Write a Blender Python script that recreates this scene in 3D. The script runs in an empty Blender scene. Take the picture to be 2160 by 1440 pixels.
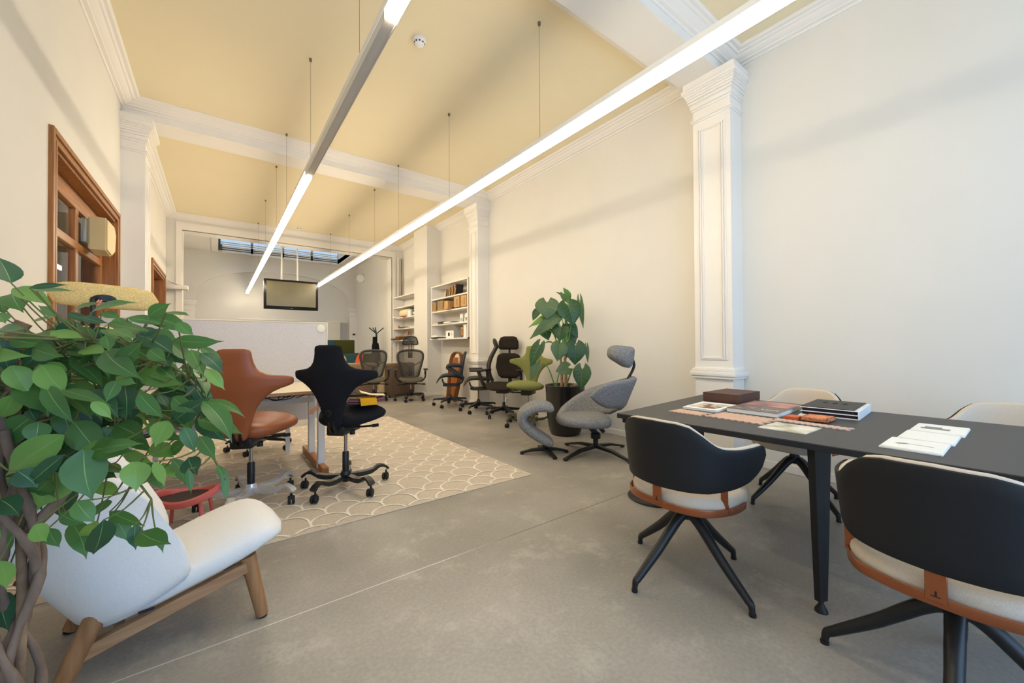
import bpy, bmesh, math, random
from mathutils import Vector, Matrix
random.seed(7)
S = bpy.context.scene
C = S.collection
PI = math.pi
# ------------------------------------------------------------------ camera
YAW, PITCH, ROLL, FPX = 0.6435, 0.0105, -0.0056, 824.75
cam = bpy.data.objects.new('camera', bpy.data.cameras.new('camera'))
C.objects.link(cam)
_F = Vector((math.sin(YAW)*math.cos(PITCH), math.cos(YAW)*math.cos(PITCH), math.sin(PITCH)))
_R0 = Vector((math.cos(YAW), -math.sin(YAW), 0)); _U0 = _R0.cross(_F)
_R = math.cos(ROLL)*_R0 + math.sin(ROLL)*_U0; _U = -math.sin(ROLL)*_R0 + math.cos(ROLL)*_U0
_m = Matrix((_R, _U, -_F)).transposed().to_4x4(); _m.translation = (0, 0, 1.2)
cam.matrix_world = _m
cam.data.sensor_width = 36.0; cam.data.sensor_fit = 'HORIZONTAL'
cam.data.lens = FPX/2160*36.0
cam.data.clip_start = 0.05; cam.data.clip_end = 200
S.camera = cam
# ------------------------------------------------------------------ light
S.view_settings.view_transform = 'Standard'; S.view_settings.look = 'None'
S.view_settings.gamma = 1.0; S.view_settings.use_curve_mapping = False
S.view_settings.exposure = 0.07
W = bpy.data.worlds.new('sky'); S.world = W; W.use_nodes = True
W.node_tree.nodes['Background'].inputs[0].default_value = (0.55, 0.76, 1.0, 1)
W.node_tree.nodes['Background'].inputs[1].default_value = 0.9
LAMP_COL = (1.0, 0.865, 0.655); LAMP_POW = 30.0
def area(name, loc, rot, sx, sy, power, col):
    l = bpy.data.lights.new(name, 'AREA'); l.shape = 'RECTANGLE'; l.size = sx; l.size_y = sy
    l.energy = power; l.color = col
    o = bpy.data.objects.new(name, l); C.objects.link(o); o.location = loc; o.rotation_euler = rot
    return o
# daylight through the shopfront behind the camera and through the skylight
area('shopfront_daylight', (1.6, -2.55, 1.9), (PI/2, 0, 0), 4.6, 3.0, 145, (0.40, 0.64, 1.0))
area('skylight_daylight', (1.75, 14.45, 5.4), (0, 0, 0), 6.0, 4.0, 80, (0.50, 0.74, 1.0))
area('side_room_light', (-2.6, 5.0, 3.6), (0, 0, 0), 1.0, 2.4, 110, (1.0, 0.88, 0.70))
# ------------------------------------------------------------------ materials
def lin(c):
    return tuple((v/12.92 if v <= .04045 else ((v+.055)/1.055)**2.4) for v in [x/255 for x in c]) + (1,)
MATS = {}
def mat(name, rgb, rough=.6, metal=0., var=.06, scale=8., bump=0., bscale=60., spec=.4, rgb2=None, stretch=None, sheen=0., coat=0., detail=4.):
    if name in MATS: return MATS[name]
    m = bpy.data.materials.new(name); m.use_nodes = True; nt = m.node_tree; N = nt.nodes; L = nt.links
    b = N['Principled BSDF']
    tc = N.new('ShaderNodeTexCoord'); mp = N.new('ShaderNodeMapping'); L.new(tc.outputs['Object'], mp.inputs[0])
    if stretch: mp.inputs['Scale'].default_value = stretch
    nz = N.new('ShaderNodeTexNoise'); nz.inputs['Scale'].default_value = scale; nz.inputs['Detail'].default_value = detail
    L.new(mp.outputs[0], nz.inputs['Vector'])
    mx = N.new('ShaderNodeMix'); mx.data_type = 'RGBA'
    c = lin(rgb)
    if rgb2: a, d = c, lin(rgb2)
    else: a = tuple(min(1, v*(1-var)) for v in c[:3])+(1,); d = tuple(min(1, v*(1+var)) for v in c[:3])+(1,)
    mx.inputs[6].default_value = a; mx.inputs[7].default_value = d
    rp = N.new('ShaderNodeMapRange'); rp.inputs[1].default_value = .3; rp.inputs[2].default_value = .7
    L.new(nz.outputs[0], rp.inputs[0]); L.new(rp.outputs[0], mx.inputs[0]); L.new(mx.outputs[2], b.inputs['Base Color'])
    b.inputs['Roughness'].default_value = rough; b.inputs['Metallic'].default_value = metal
    b.inputs['Specular IOR Level'].default_value = spec
    b.inputs['Sheen Weight'].default_value = sheen; b.inputs['Coat Weight'].default_value = coat
    if bump:
        n2 = N.new('ShaderNodeTexNoise'); n2.inputs['Scale'].default_value = bscale; n2.inputs['Detail'].default_value = 3
        L.new(mp.outputs[0], n2.inputs['Vector'])
        bp = N.new('ShaderNodeBump'); bp.inputs['Strength'].default_value = bump; bp.inputs['Distance'].default_value = .004
        L.new(n2.outputs[0], bp.inputs['Height']); L.new(bp.outputs[0], b.inputs['Normal'])
    MATS[name] = m; return m
def emit(name, rgb, st):
    m = bpy.data.materials.new(name); m.use_nodes = True; b = m.node_tree.nodes['Principled BSDF']
    b.inputs['Base Color'].default_value = (.8, .8, .8, 1); b.inputs['Emission Color'].default_value = rgb+(1,)
    b.inputs['Emission Strength'].default_value = st; MATS[name] = m; return m
def mesh_fabric(name, rgb, opacity, scale=900):
    # open-weave net: fixed share of the surface is holes
    m = mat(name, rgb, .6, var=.15, scale=60); nt = m.node_tree; N = nt.nodes; L = nt.links
    tr = N.new('ShaderNodeBsdfTransparent'); ms = N.new('ShaderNodeMixShader'); ms.inputs[0].default_value = opacity
    L.new(tr.outputs[0], ms.inputs[1]); L.new(N['Principled BSDF'].outputs[0], ms.inputs[2])
    L.new(ms.outputs[0], N['Material Output'].inputs[0]); return m
def glass(name, tint=(1, 1, 1), refl=.08):
    m = bpy.data.materials.new(name); m.use_nodes = True; nt = m.node_tree; N = nt.nodes; L = nt.links
    N.remove(N['Principled BSDF'])
    tr = N.new('ShaderNodeBsdfTransparent'); tr.inputs[0].default_value = tint+(1,)
    gl = N.new('ShaderNodeBsdfGlossy'); gl.inputs['Roughness'].default_value = .02
    fr = N.new('ShaderNodeFresnel'); fr.inputs[0].default_value = 1.45
    ms = N.new('ShaderNodeMixShader')
    L.new(fr.outputs[0], ms.inputs[0]); L.new(tr.outputs[0], ms.inputs[1]); L.new(gl.outputs[0], ms.inputs[2])
    L.new(ms.outputs[0], N['Material Output'].inputs[0]); MATS[name] = m; return m
def wood(name, rgb, rgb2, axis='x', rough=.5, scale=5.):
    st = {'x': (.6, 9, 9), 'y': (9, .6, 9), 'z': (9, 9, .6)}[axis]
    return mat(name, rgb, rough, rgb2=rgb2, scale=scale, stretch=st, bump=.05, bscale=30, detail=8)
# ------------------------------------------------------------------ mesh helpers
def sharpen(bm, ang=38):
    bm.normal_update(); a = math.radians(ang)
    for f in bm.faces: f.smooth = True
    for e in bm.edges:
        if len(e.link_faces) == 2: e.smooth = e.calc_face_angle(0) < a
def obj(name, bm, m, parent=None, ang=38, loc=None, rot=None, sub=0, normals=True):
    if normals: bmesh.ops.recalc_face_normals(bm, faces=bm.faces)
    sharpen(bm, ang)
    me = bpy.data.meshes.new(name); bm.to_mesh(me); bm.free()
    for x in (m if isinstance(m, (list, tuple)) else [m]): me.materials.append(MATS[x] if isinstance(x, str) else x)
    o = bpy.data.objects.new(name, me); C.objects.link(o)
    if parent is not None: o.parent = parent
    if loc: o.location = loc
    if rot: o.rotation_euler = rot
    if sub:
        md = o.modifiers.new('smooth', 'SUBSURF'); md.levels = sub; md.render_levels = sub
    return o
def thing(name, label, cat, loc=(0, 0, 0), rz=0., group=None):
    o = bpy.data.objects.new(name, None); C.objects.link(o); o.empty_display_size = .1
    o.location = loc; o.rotation_euler = (0, 0, rz); return tag(o, label, cat, group)
def tag(o, label, cat, group=None):
    o['label'] = label; o['category'] = cat
    if group: o['group'] = group
    return o
def struct(name, bm, m, ang=38, parent=None):
    o = obj(name, bm, m, parent, ang); o['kind'] = 'structure'; return o
def dup(root, loc, rz, label=None):
    def cp(o, par):
        c = o.copy(); C.objects.link(c)
        if par is not None: c.parent = par
        for ch in list(o.children): cp(ch, c)
        return c
    r = cp(root, None); r.location = loc; r.rotation_euler = (0, 0, rz)
    if label: r['label'] = label
    return r
def B(): return bmesh.new()
def box(bm, x0, x1, y0, y1, z0, z1, bev=0., seg=2, mi=0, M=None):
    v = [bm.verts.new((x, y, z)) for x in (x0, x1) for y in (y0, y1) for z in (z0, z1)]
    f = [bm.faces.new([v[i] for i in q]) for q in ((0, 1, 3, 2), (4, 6, 7, 5), (0, 4, 5, 1), (2, 3, 7, 6), (0, 2, 6, 4), (1, 5, 7, 3))]
    for q in f: q.material_index = mi
    if bev:
        es = list({e for q in f for e in q.edges})
        r = bmesh.ops.bevel(bm, geom=es, offset=bev, segments=seg, affect='EDGES', profile=.5)
        for q in r['faces']: q.material_index = mi
        v = list({w for q in r['faces'] for w in q.verts} | {w for w in v if w.is_valid})
    if M is not None:
        for w in v: w.co = M @ w.co
    return v
def loft(bm, rings, cap=True, close=True, mi=0):
    vs = [[bm.verts.new(p) for p in r] for r in rings]; n = len(vs[0]); F = []
    for a, b in zip(vs, vs[1:]):
        for i in range(n if close else n-1):
            j = (i+1) % n; F.append(bm.faces.new((a[i], a[j], b[j], b[i])))
    if cap: F.append(bm.faces.new(vs[0][::-1])); F.append(bm.faces.new(vs[-1]))
    for f in F: f.material_index = mi
    return vs
def frames(pts):
    pts = [Vector(p) for p in pts]; out = []; up = None
    for i, p in enumerate(pts):
        t = (pts[min(i+1, len(pts)-1)]-pts[max(i-1, 0)]).normalized()
        if up is None: up = Vector((0, 0, 1)) if abs(t.z) < .95 else Vector((0, 1, 0))
        s = t.cross(up)
        if s.length < 1e-4: s = t.cross(Vector((1, 0, 0)))
        s.normalize(); u = s.cross(t).normalized(); up = u
        out.append((p, s, u))
    return out
def tube(bm, pts, r, n=8, cap=True, flat=1., mi=0, closed=False):
    fr = frames(pts); rs = r if isinstance(r, (list, tuple)) else [r]*len(fr)
    rings = [[p+s*math.cos(2*PI*k/n)*q+u*math.sin(2*PI*k/n)*q*flat for k in range(n)] for (p, s, u), q in zip(fr, rs)]
    if closed:
        vs = loft(bm, rings, False, True, mi)
        for i in range(n):
            j = (i+1) % n; f = bm.faces.new((vs[-1][i], vs[-1][j], vs[0][j], vs[0][i])); f.material_index = mi
        return vs
    return loft(bm, rings, cap, True, mi)
def bar(bm, pts, w, h, mi=0, cap=True):
    fr = frames(pts)
    W_ = w if isinstance(w, (list, tuple)) else [w]*len(fr); H_ = h if isinstance(h, (list, tuple)) else [h]*len(fr)
    return loft(bm, [[p+s*a*x/2+u*b*y/2 for a, b in ((-1, -1), (1, -1), (1, 1), (-1, 1))] for (p, s, u), x, y in zip(fr, W_, H_)], cap, True, mi)
def smooth_pts(pts, k=6):
    P = [Vector(p) for p in pts]; out = []
    for i in range(len(P)-1):
        a, b, c, d = P[max(i-1, 0)], P[i], P[i+1], P[min(i+2, len(P)-1)]
        for j in range(k):
            t = j/k
            out.append(.5*((2*b)+(-a+c)*t+(2*a-5*b+4*c-d)*t*t+(-a+3*b-3*c+d)*t**3))
    out.append(P[-1]); return out
def lathe(bm, prof, n=24, c=(0, 0, 0), mi=0):
    rings = [[(c[0]+r*math.cos(2*PI*k/n), c[1]+r*math.sin(2*PI*k/n), c[2]+z) for k in range(n)] for r, z in prof]
    return loft(bm, rings, True, True, mi)
def prism(bm, poly, z0, z1, mi=0, axis='z', bev=0.):
    def P(a, b, h): return {'z': (a, b, h), 'y': (a, h, b), 'x': (h, a, b)}[axis]
    lo = [bm.verts.new(P(a, b, z0)) for a, b in poly]; hi = [bm.verts.new(P(a, b, z1)) for a, b in poly]
    n = len(poly); F = [bm.faces.new(lo[::-1]), bm.faces.new(hi)]
    for i in range(n): j = (i+1) % n; F.append(bm.faces.new((lo[i], lo[j], hi[j], hi[i])))
    for f in F: f.material_index = mi
    if bev:
        es = list(set(F[0].edges) | set(F[1].edges))
        bmesh.ops.bevel(bm, geom=es, offset=bev, segments=2, affect='EDGES')
    return F
def rrect(w, h, r, n=4, cx=0, cy=0):
    out = []
    for sx, sy, a0 in ((1, 1, 0), (-1, 1, 90), (-1, -1, 180), (1, -1, 270)):
        for k in range(n+1):
            a = math.radians(a0+90*k/n); out.append((cx+sx*(w/2-r)+r*math.cos(a), cy+sy*(h/2-r)+r*math.sin(a)))
    return out
def cushion(bm, poly, z0, z1, e=.35, rows=7, mi=0, M=None, dome=0.):
    # rounded pad: outline poly (x,y) between z0 and z1, edge softness e (metres)
    cx = sum(p[0] for p in poly)/len(poly); cy = sum(p[1] for p in poly)/len(poly); rings = []
    h = (z1-z0)/2
    for k in range(rows):
        a = -PI/2+PI*k/(rows-1); ins = e*(1-math.cos(a)); z = (z0+z1)/2+h*math.sin(a)
        rg = []
        for x, y in poly:
            d = math.hypot(x-cx, y-cy); s = max(.02, 1-ins/max(d, 1e-4)); rg.append(Vector((cx+(x-cx)*s, cy+(y-cy)*s, z)))
        rings.append(rg)
    for q in (.55, .15): rings.append([Vector((cx+(v.x-cx)*q, cy+(v.y-cy)*q, v.z+dome*(1-q*q))) for v in rings[rows-1]])
    if M is not None: rings = [[M @ v for v in r] for r in rings]
    return loft(bm, rings, True, True, mi)
def flatloft(bm, rows, n=9, mi=0, M=None, pw=2.6):
    # plate whose cross-sections are flat rounded loops: rows of (centre, axis_w, axis_t, half_w, half_t, curve)
    rings = []
    for c, aw, at, w, t, k in rows:
        c = Vector(c); aw = Vector(aw); at = Vector(at); rg = []
        N = 4*n
        for i in range(N):
            a = 2*PI*i/N; ca, sa = math.cos(a), math.sin(a)
            x = w*math.copysign(abs(ca)**(2/pw), ca); y = t*math.copysign(abs(sa)**(2/pw), sa)
            rg.append(c+aw*x+at*(y+k*x*x))
        rings.append(rg)
    if M is not None: rings = [[M @ v for v in r] for r in rings]
    return loft(bm, rings, True, True, mi)
def interp(tbl, x):
    if x <= tbl[0][0]: return tbl[0][1]
    for (a, p), (b, q) in zip(tbl, tbl[1:]):
        if x <= b:
            t = (x-a)/(b-a); t = t*t*(3-2*t); return p+(q-p)*t
    return tbl[-1][1]
def lerpt(tbl, x):
    if x <= tbl[0][0]: return tbl[0][1]
    for (a, p), (b, q) in zip(tbl, tbl[1:]):
        if x <= b: return p+(q-p)*(x-a)/(b-a)
    return tbl[-1][1]
def text_mesh(name, s, size, m, parent, loc, rot, ext=.0006, align='CENTER'):
    cu = bpy.data.curves.new(name, 'FONT'); cu.body = s; cu.size = size; cu.extrude = ext; cu.align_x = align
    o = bpy.data.objects.new(name, cu); C.objects.link(o); bpy.context.view_layer.update()
    me = bpy.data.meshes.new_from_object(o.evaluated_get(bpy.context.evaluated_depsgraph_get()))
    bpy.data.objects.remove(o); bpy.data.curves.remove(cu)
    me.materials.clear(); me.materials.append(m); q = bpy.data.objects.new(name, me); C.objects.link(q); q.parent = parent; q.location = loc; q.rotation_euler = rot
    return q
def TR(x=0, y=0, z=0): return Matrix.Translation((x, y, z))
def RX(a): return Matrix.Rotation(a, 4, 'X')
def RY(a): return Matrix.Rotation(a, 4, 'Y')
def RZ(a): return Matrix.Rotation(a, 4, 'Z')
def xform(bm, M):
    for v in bm.verts: v.co = M @ v.co
# ------------------------------------------------------------------ room
XL, XR, XN, ZC = -.92, 4.25, 4.38, 4.13
WALL = mat('wall_paint', (221, 217, 209), .85, var=.02, scale=1.5, bump=.02, bscale=40, spec=.2)
CEIL = mat('ceiling_paint', (232, 219, 187), .9, var=.015, scale=1.2, spec=.15)
TRIM = mat('trim_paint', (232, 227, 219), .6, var=.015, scale=2)
BROWN = wood('oak_joinery', (168, 112, 60), (128, 80, 40), 'z', .4)
BROWNY = wood('oak_joinery_rail', (176, 118, 62), (134, 84, 42), 'y', .4)
GLASS = glass('window_glass')
def floor_mat():
    m = mat('polished_concrete', (168, 161, 151), .40, var=.0, scale=1.1, spec=.5, rgb2=(132, 127, 119), bump=.012, bscale=25, detail=9)
    nt = m.node_tree; N = nt.nodes; L = nt.links; b = N['Principled BSDF']
    base = b.inputs['Base Color'].links[0].from_socket
    tc = N.new('ShaderNodeTexCoord'); sx = N.new('ShaderNodeSeparateXYZ'); L.new(tc.outputs['Object'], sx.inputs[0])
    def line(sock, pos, w):
        s = N.new('ShaderNodeMath'); s.operation = 'SUBTRACT'; L.new(sock, s.inputs[0]); s.inputs[1].default_value = pos
        a = N.new('ShaderNodeMath'); a.operation = 'ABSOLUTE'; L.new(s.outputs[0], a.inputs[0])
        l = N.new('ShaderNodeMath'); l.operation = 'LESS_THAN'; L.new(a.outputs[0], l.inputs[0]); l.inputs[1].default_value = w
        return l.outputs[0]
    # pale scuffs and dark spots
    nz = N.new('ShaderNodeTexNoise'); nz.inputs['Scale'].default_value = 3.2; nz.inputs['Detail'].default_value = 12; nz.inputs['Roughness'].default_value = .72
    L.new(tc.outputs['Object'], nz.inputs['Vector'])
    mr = N.new('ShaderNodeMapRange'); mr.inputs[1].default_value = .53; mr.inputs[2].default_value = .74; mr.inputs[4].default_value = .75
    L.new(nz.outputs[0], mr.inputs[0])
    mx = N.new('ShaderNodeMix'); mx.data_type = 'RGBA'; L.new(mr.outputs[0], mx.inputs[0]); L.new(base, mx.inputs[6]); mx.inputs[7].default_value = lin((190, 183, 170))
    n3 = N.new('ShaderNodeTexNoise'); n3.inputs['Scale'].default_value = 60; n3.inputs['Detail'].default_value = 4
    L.new(tc.outputs['Object'], n3.inputs['Vector'])
    m3 = N.new('ShaderNodeMapRange'); m3.inputs[1].default_value = .35; m3.inputs[2].default_value = .65; m3.inputs[3].default_value = .92; m3.inputs[4].default_value = 1.06
    L.new(n3.outputs[0], m3.inputs[0])
    mm = N.new('ShaderNodeVectorMath'); mm.operation = 'SCALE'; L.new(mx.outputs[2], mm.inputs[0]); L.new(m3.outputs[0], mm.inputs['Scale'])
    # expansion joint across the floor: pale filler on the left, dark on the right
    j = line(sx.outputs[1], 1.995, .0032)
    g = N.new('ShaderNodeMapRange'); g.inputs[1].default_value = 1.0; g.inputs[2].default_value = 1.5; L.new(sx.outputs[0], g.inputs[0])
    jc = N.new('ShaderNodeMix'); jc.data_type = 'RGBA'; L.new(g.outputs[0], jc.inputs[0]); jc.inputs[6].default_value = lin((206, 204, 200)); jc.inputs[7].default_value = lin((92, 84, 72))
    m4 = N.new('ShaderNodeMix'); m4.data_type = 'RGBA'; L.new(j, m4.inputs[0]); L.new(mm.outputs[0], m4.inputs[6]); L.new(jc.outputs[2], m4.inputs[7])
    L.new(m4.outputs[2], b.inputs['Base Color']); return m
FLOOR = floor_mat()
b = B(); box(b, -1.4, 4.9, -2.8, 16.0, -.2, 0); struct('floor', b, FLOOR)
b = B(); box(b, -4.2, -1.4, 2.5, 12.0, -.2, 0); struct('floor_side_room', b, FLOOR)
# ceiling of the main room, then of the skylit back room with its opening
b = B(); box(b, -1.4, 4.9, -2.8, 11.35, ZC, ZC+.2); struct('ceiling', b, CEIL)
ZB = 4.27; SKY = (-.02, 3.55, 13.35, 15.45)
b = B()
box(b, -1.4, SKY[0], 11.5, 15.9, ZB, ZB+.15); box(b, SKY[1], 4.9, 11.5, 15.9, ZB, ZB+.15)
box(b, SKY[0], SKY[1], 11.5, SKY[2], ZB, ZB+.15); box(b, SKY[0], SKY[1], SKY[3], 15.9, ZB, ZB+.15)
struct('ceiling_back_room', b, TRIM)
# walls
WY0, WY1, WZ1 = 4.06, 6.11, 2.61      # glazed opening in the left wall
DY0, DY1, DZ1 = 9.06, 10.90, 2.63
b = B()
box(b, -1.12, XL, -2.8, WY0, 0, ZC); box(b, -1.12, XL, WY1, DY0, 0, ZC); box(b, -1.12, XL, DY1, 11.4, 0, ZC)
box(b, -1.12, XL, WY0, WY1, WZ1, ZC); box(b, -1.12, XL, DY0, DY1, DZ1, ZC); box(b, -1.12, XL, WY0, WY1, 0, .5)
struct('wall_left', b, WALL)
b = B(); box(b, XR, 4.7, -2.8, 6.76, 0, ZC); box(b, XN, 4.7, 6.76, 11.4, 0, ZC); struct('wall_right', b, WALL)
b = B(); box(b, 4.02, XN, 8.76, 9.55, 0, ZC); struct('wall_pier', b, WALL)
b = B(); PO = (-.65, 4.06, 3.80)
box(b, -1.4, PO[0], 11.25, 11.65, 0, ZB+.1); box(b, PO[1], 4.9, 11.25, 11.65, 0, ZB+.1); box(b, PO[0], PO[1], 11.25, 11.65, PO[2], ZB+.1)
struct('wall_portal', b, WALL)
b = B(); box(b, -1.3, XL, 11.65, 16, 0, ZB); struct('wall_back_room_left', b, WALL)
b = B(); box(b, XR, 4.6, 11.65, 16, 0, ZB); struct('wall_back_room_right', b, WALL)
# wall behind the camera with the shopfront opening
b = B(); box(b, -1.2, -.7, -2.9, -2.65, 0, ZC); box(b, 3.95, 4.6, -2.9, -2.65, 0, ZC); box(b, -.7, 3.95, -2.9, -2.65, 3.5, ZC); box(b, -.7, 3.95, -2.9, -2.65, 0, .35)
struct('wall_front', b, WALL)
b = B()
for x in (-.7, .83, 2.38, 3.88): box(b, x, x+.07, -2.82, -2.74, .35, 3.5)
for z in (.35, 2.5, 3.43): box(b, -.7, 3.95, -2.82, -2.74, z, z+.07)
struct('window_3', b, mat('shopfront_frame', (60, 58, 56), .5))
# far wall with a shallow segmental arch recess
YF = 15.66
def arch_pts(cx, hw, z0, z1, n=28):
    # three-centred arch: tight at the springing, flat on top
    return [(cx-hw*math.cos(PI*k/n), z0+(z1-z0)*math.sin(PI*k/n)**.72) for k in range(n+1)]
b = B(); AC, AH, AZ0, AZ1 = 1.69, 2.29, 2.66, 3.76
top = arch_pts(AC, AH, AZ0, AZ1)
outer = [(-1.3, 0), (-1.3, ZB+.02), (4.6, ZB+.02), (4.6, 0)]
poly = [(-1.3, 0), (-1.3, ZB+.02)] + [(4.6, ZB+.02), (4.6, 0), (AC+AH, 0)] + top[::-1] + [(AC-AH, 0)]
lo = [b.verts.new((x, YF, z)) for x, z in poly]; hi = [b.verts.new((x, YF+.12, z)) for x, z in poly]
b.faces.new(lo); b.faces.new(hi[::-1])
for i in range(len(poly)): j = (i+1) % len(poly); b.faces.new((lo[i], lo[j], hi[j], hi[i]))
box(b, -1.3, 4.6, YF+.11, YF+.3, 0, ZB+.02)
struct('wall_back', b, WALL)
# skylight: lined well, glazing bars and panes
b = B(); x0, x1, y0, y1 = SKY
for a in ((x0-.12, x0, y0-.12, y1+.12), (x1, x1+.12, y0-.12, y1+.12), (x0, x1, y0-.12, y0)): box(b, *a, ZB, 4.85)
for k in range(5): box(b, x0, x1, y1+.0, y1+.05, ZB+.03+k*.06, ZB+.055+k*.06)
for k in range(5): x = x0+(x1-x0)*k/4; box(b, x-.03, x+.03, y1, y1+.07, ZB, 4.85)
for a in ((x0-.16, x0, y0-.16, y1+.16), (x1, x1+.16, y0-.16, y1+.16), (x0, x1, y0-.16, y0), (x0, x1, y1, y1+.16)): box(b, *a, ZB-.035, ZB)
for k in range(1, 4): x = x0+(x1-x0)*k/4; box(b, x-.045, x+.045, y0, y1, 4.62, 4.76)
for y in (y1-.5, y1-1.05): box(b, x0, x1, y-.03, y+.03, 4.64, 4.74)
o = struct('window_2', b, TRIM)
b = B(); box(b, x0, x1, y0, y1, 4.70, 4.708); box(b, x0, x1, y1+.09, y1+.096, ZB+.0, 4.7); p = obj('pane', b, GLASS, o)
b = B(); box(b, x0+.005, x0+.1, y1-.16, y1-.03, ZB+.0, ZB+.17, .01); box(b, x0+.005, x0+.06, y1-.15, y1-.1, ZB+.17, 4.6); obj('blind_bracket', b, mat('bracket_grey', (96, 88, 76), .6), o)
# ------------------------------------------------------------------ mouldings
COR = [(0, 4.025), (.012, 4.025), (.02, 4.04), (.05, 4.045), (.055, 4.055), (.085, 4.068), (.11, 4.09), (.125, 4.092), (.14, 4.105), (.165, 4.108), (.18, 4.118), (.18, ZC+.01), (0, ZC+.01)]
def moulding(bm, prof, axis, a0, a1, wall, sgn):
    rg = []
    for a in (a0, a1): rg.append([((wall+sgn*p, a, z) if axis == 'y' else (a, wall+sgn*p, z)) for p, z in prof])
    loft(bm, rg)
n = 0
def cornice(axis, a0, a1, wall, sgn, prof=COR):
    global n; n += 1; b = B(); moulding(b, prof, axis, a0, a1, wall, sgn); struct('trim_%d' % n, b, TRIM, 25)
BM = ((1.854, 2.245), (6.38, 6.76)); ZBM = 3.94
for wall, sgn in ((XL, 1), (XR, -1)):
    cornice('y', -2.65, BM[0][0], wall, sgn); cornice('y', BM[0][1], BM[1][0], wall, sgn)
cornice('y', BM[1][1], 11.25, XL, 1); cornice('y', BM[1][1], 8.76, XN, -1); cornice('y', 9.55, 11.25, XN, -1)
for y0, y1 in BM:
    n += 1; b = B(); box(b, XL-.05, XR+.05 if y0 < 5 else XN, y0, y1, ZBM, ZC+.05); struct('trim_%d' % n, b, TRIM)
    cornice('x', XL, XR, y0, -1); cornice('x', XL, XR, y1, 1)
cornice('x', XL, XN, 11.25, -1)
# portal architrave: raised outer band with a chamfered inner edge
n += 1; b = B()
for x0, x1 in ((-.757, PO[0]), (PO[1], 4.15)): box(b, x0, x1, 11.225, 11.3, 0, 3.96)
box(b, PO[0], PO[1], 11.225, 11.3, PO[2], 3.96); struct('trim_%d' % n, b, TRIM)
def pilaster(y0, y1, xw, sgn, proj, panel=True):
    # panelled pilaster on a pedestal with a stepped capital; xw = wall plane, sgn points into the room
    global n; n += 1; b = B()
    def bx(o, z0, z1, bev=0.):
        a, c = (xw-.02*sgn, xw+sgn*(proj+o)); box(b, min(a, c), max(a, c), y0-o, y1+o, z0, z1, bev, 2)
    bx(0, .86, ZBM); bx(.0, 0, .86); bx(.02, 0, .12, .006)
    bx(.028, .855, .88, .006); bx(.04, .88, .93, .008); bx(.028, .93, .95, .006); bx(.014, .95, .965, .004)
    bx(.012, 3.52, 3.54, .004); bx(.022, 3.54, 3.555, .004)
    bx(.012, 3.645, 3.67, .004); bx(.024, 3.67, 3.72, .006); bx(.036, 3.72, 3.75, .006)
    for k, (o, z0, z1) in enumerate(((.042, 3.75, 3.775), (.05, 3.775, 3.80), (.06, 3.80, 3.82), (.073, 3.82, 3.835))): bx(o, z0, z1)
    bx(.085, 3.835, 3.875, .005); bx(.07, 3.875, ZBM)
    if panel:
        xf = xw+sgn*proj
        def fr(i, w, d):   # picture-frame bead standing on the shaft face
            for a in ((y0+i, y0+i+w, 1.02+i*.5, 3.46-i*.5), (y1-i-w, y1-i, 1.02+i*.5, 3.46-i*.5), (y0+i+w, y1-i-w, 1.02+i*.5, 1.02+i*.5+w), (y0+i+w, y1-i-w, 3.46-i*.5-w, 3.46-i*.5)):
                p, q = (xf-.002*sgn, xf+sgn*d); box(b, min(p, q), max(p, q), *a, .002, 1)
        fr(.045, .016, .008); fr(.07, .012, .014); fr(.092, .014, .007)
    struct('trim_%d' % n, b, TRIM, 30)
pilaster(1.76, 2.135, XR, -1, .24); pilaster(6.42, 6.74, XR, -1, .25)
pilaster(1.76, 2.135, XL, 1, .22); pilaster(6.36, 6.72, XL, 1, .215)
# far-wall piers with caps under the arch
for k, (x0, x1) in enumerate(((XL, -.6), (3.98, XR))):
    n += 1; b = B(); box(b, x0, x1, YF-.06, YF+.02, 0, 2.66)
    for o, z0, z1 in ((.05, 2.6, 2.66), (.035, 2.53, 2.6), (.015, 2.5, 2.53), (.02, 2.36, 2.385)): box(b, x0-o, x1+o, YF-.06-o, YF, z0, z1, .004)
    struct('trim_%d' % n, b, TRIM)
def skirt(nm, bs):
    b = B()
    for a in bs: box(b, *a, 0, .078, .004, 1)
    struct(nm, b, TRIM)
skirt('baseboard_right', [(XR-.016, XR, -2.6, 1.74), (XR-.016, XR, 2.155, 6.40), (XN-.016, XN, 6.76, 8.75), (4.004, 4.02, 8.744, 9.56), (4.0, XN, 8.744, 8.76), (XN-.016, XN, 9.55, 11.25), (XR-.016, XR, 11.65, YF-.06)])
skirt('baseboard_left', [(XL, XL+.016, -2.6, 1.74), (XL, XL+.016, 2.16, WY0-.1), (XL, XL+.016, 6.74, DY0-.1)])
# ------------------------------------------------------------------ left wall joinery
def casing(b, y0, y1, z0, z1, xw, w=.1):
    # stepped architrave around an opening (y0..y1, up to z1)
    for k, (o, d) in enumerate(((0, .022), (.028, .014), (.06, .026))):
        w2 = (.03, .034, .04)[k]
        box(b, xw-.005, xw+d, y0-o-w2, y0-o, z0, z1+o+w2, .003, 1); box(b, xw-.005, xw+d, y1+o, y1+o+w2, z0, z1+o+w2, .003, 1)
        box(b, xw-.005, xw+d, y0-o, y1+o, z1+o, z1+o+w2, .003, 1)
b = B(); casing(b, WY0, WY1, 0, WZ1, XL)
box(b, -1.14, XL, WY0-.005, WY0+.025, .5, WZ1); box(b, -1.14, XL, WY1-.025, WY1+.005, .5, WZ1); box(b, -1.14, XL, WY0, WY1, WZ1-.025, WZ1+.005); box(b, -1.14, XL+.02, WY0, WY1, .48, .53)
w1 = struct('window_1', b, BROWN, 25)
XG = -1.045
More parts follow.
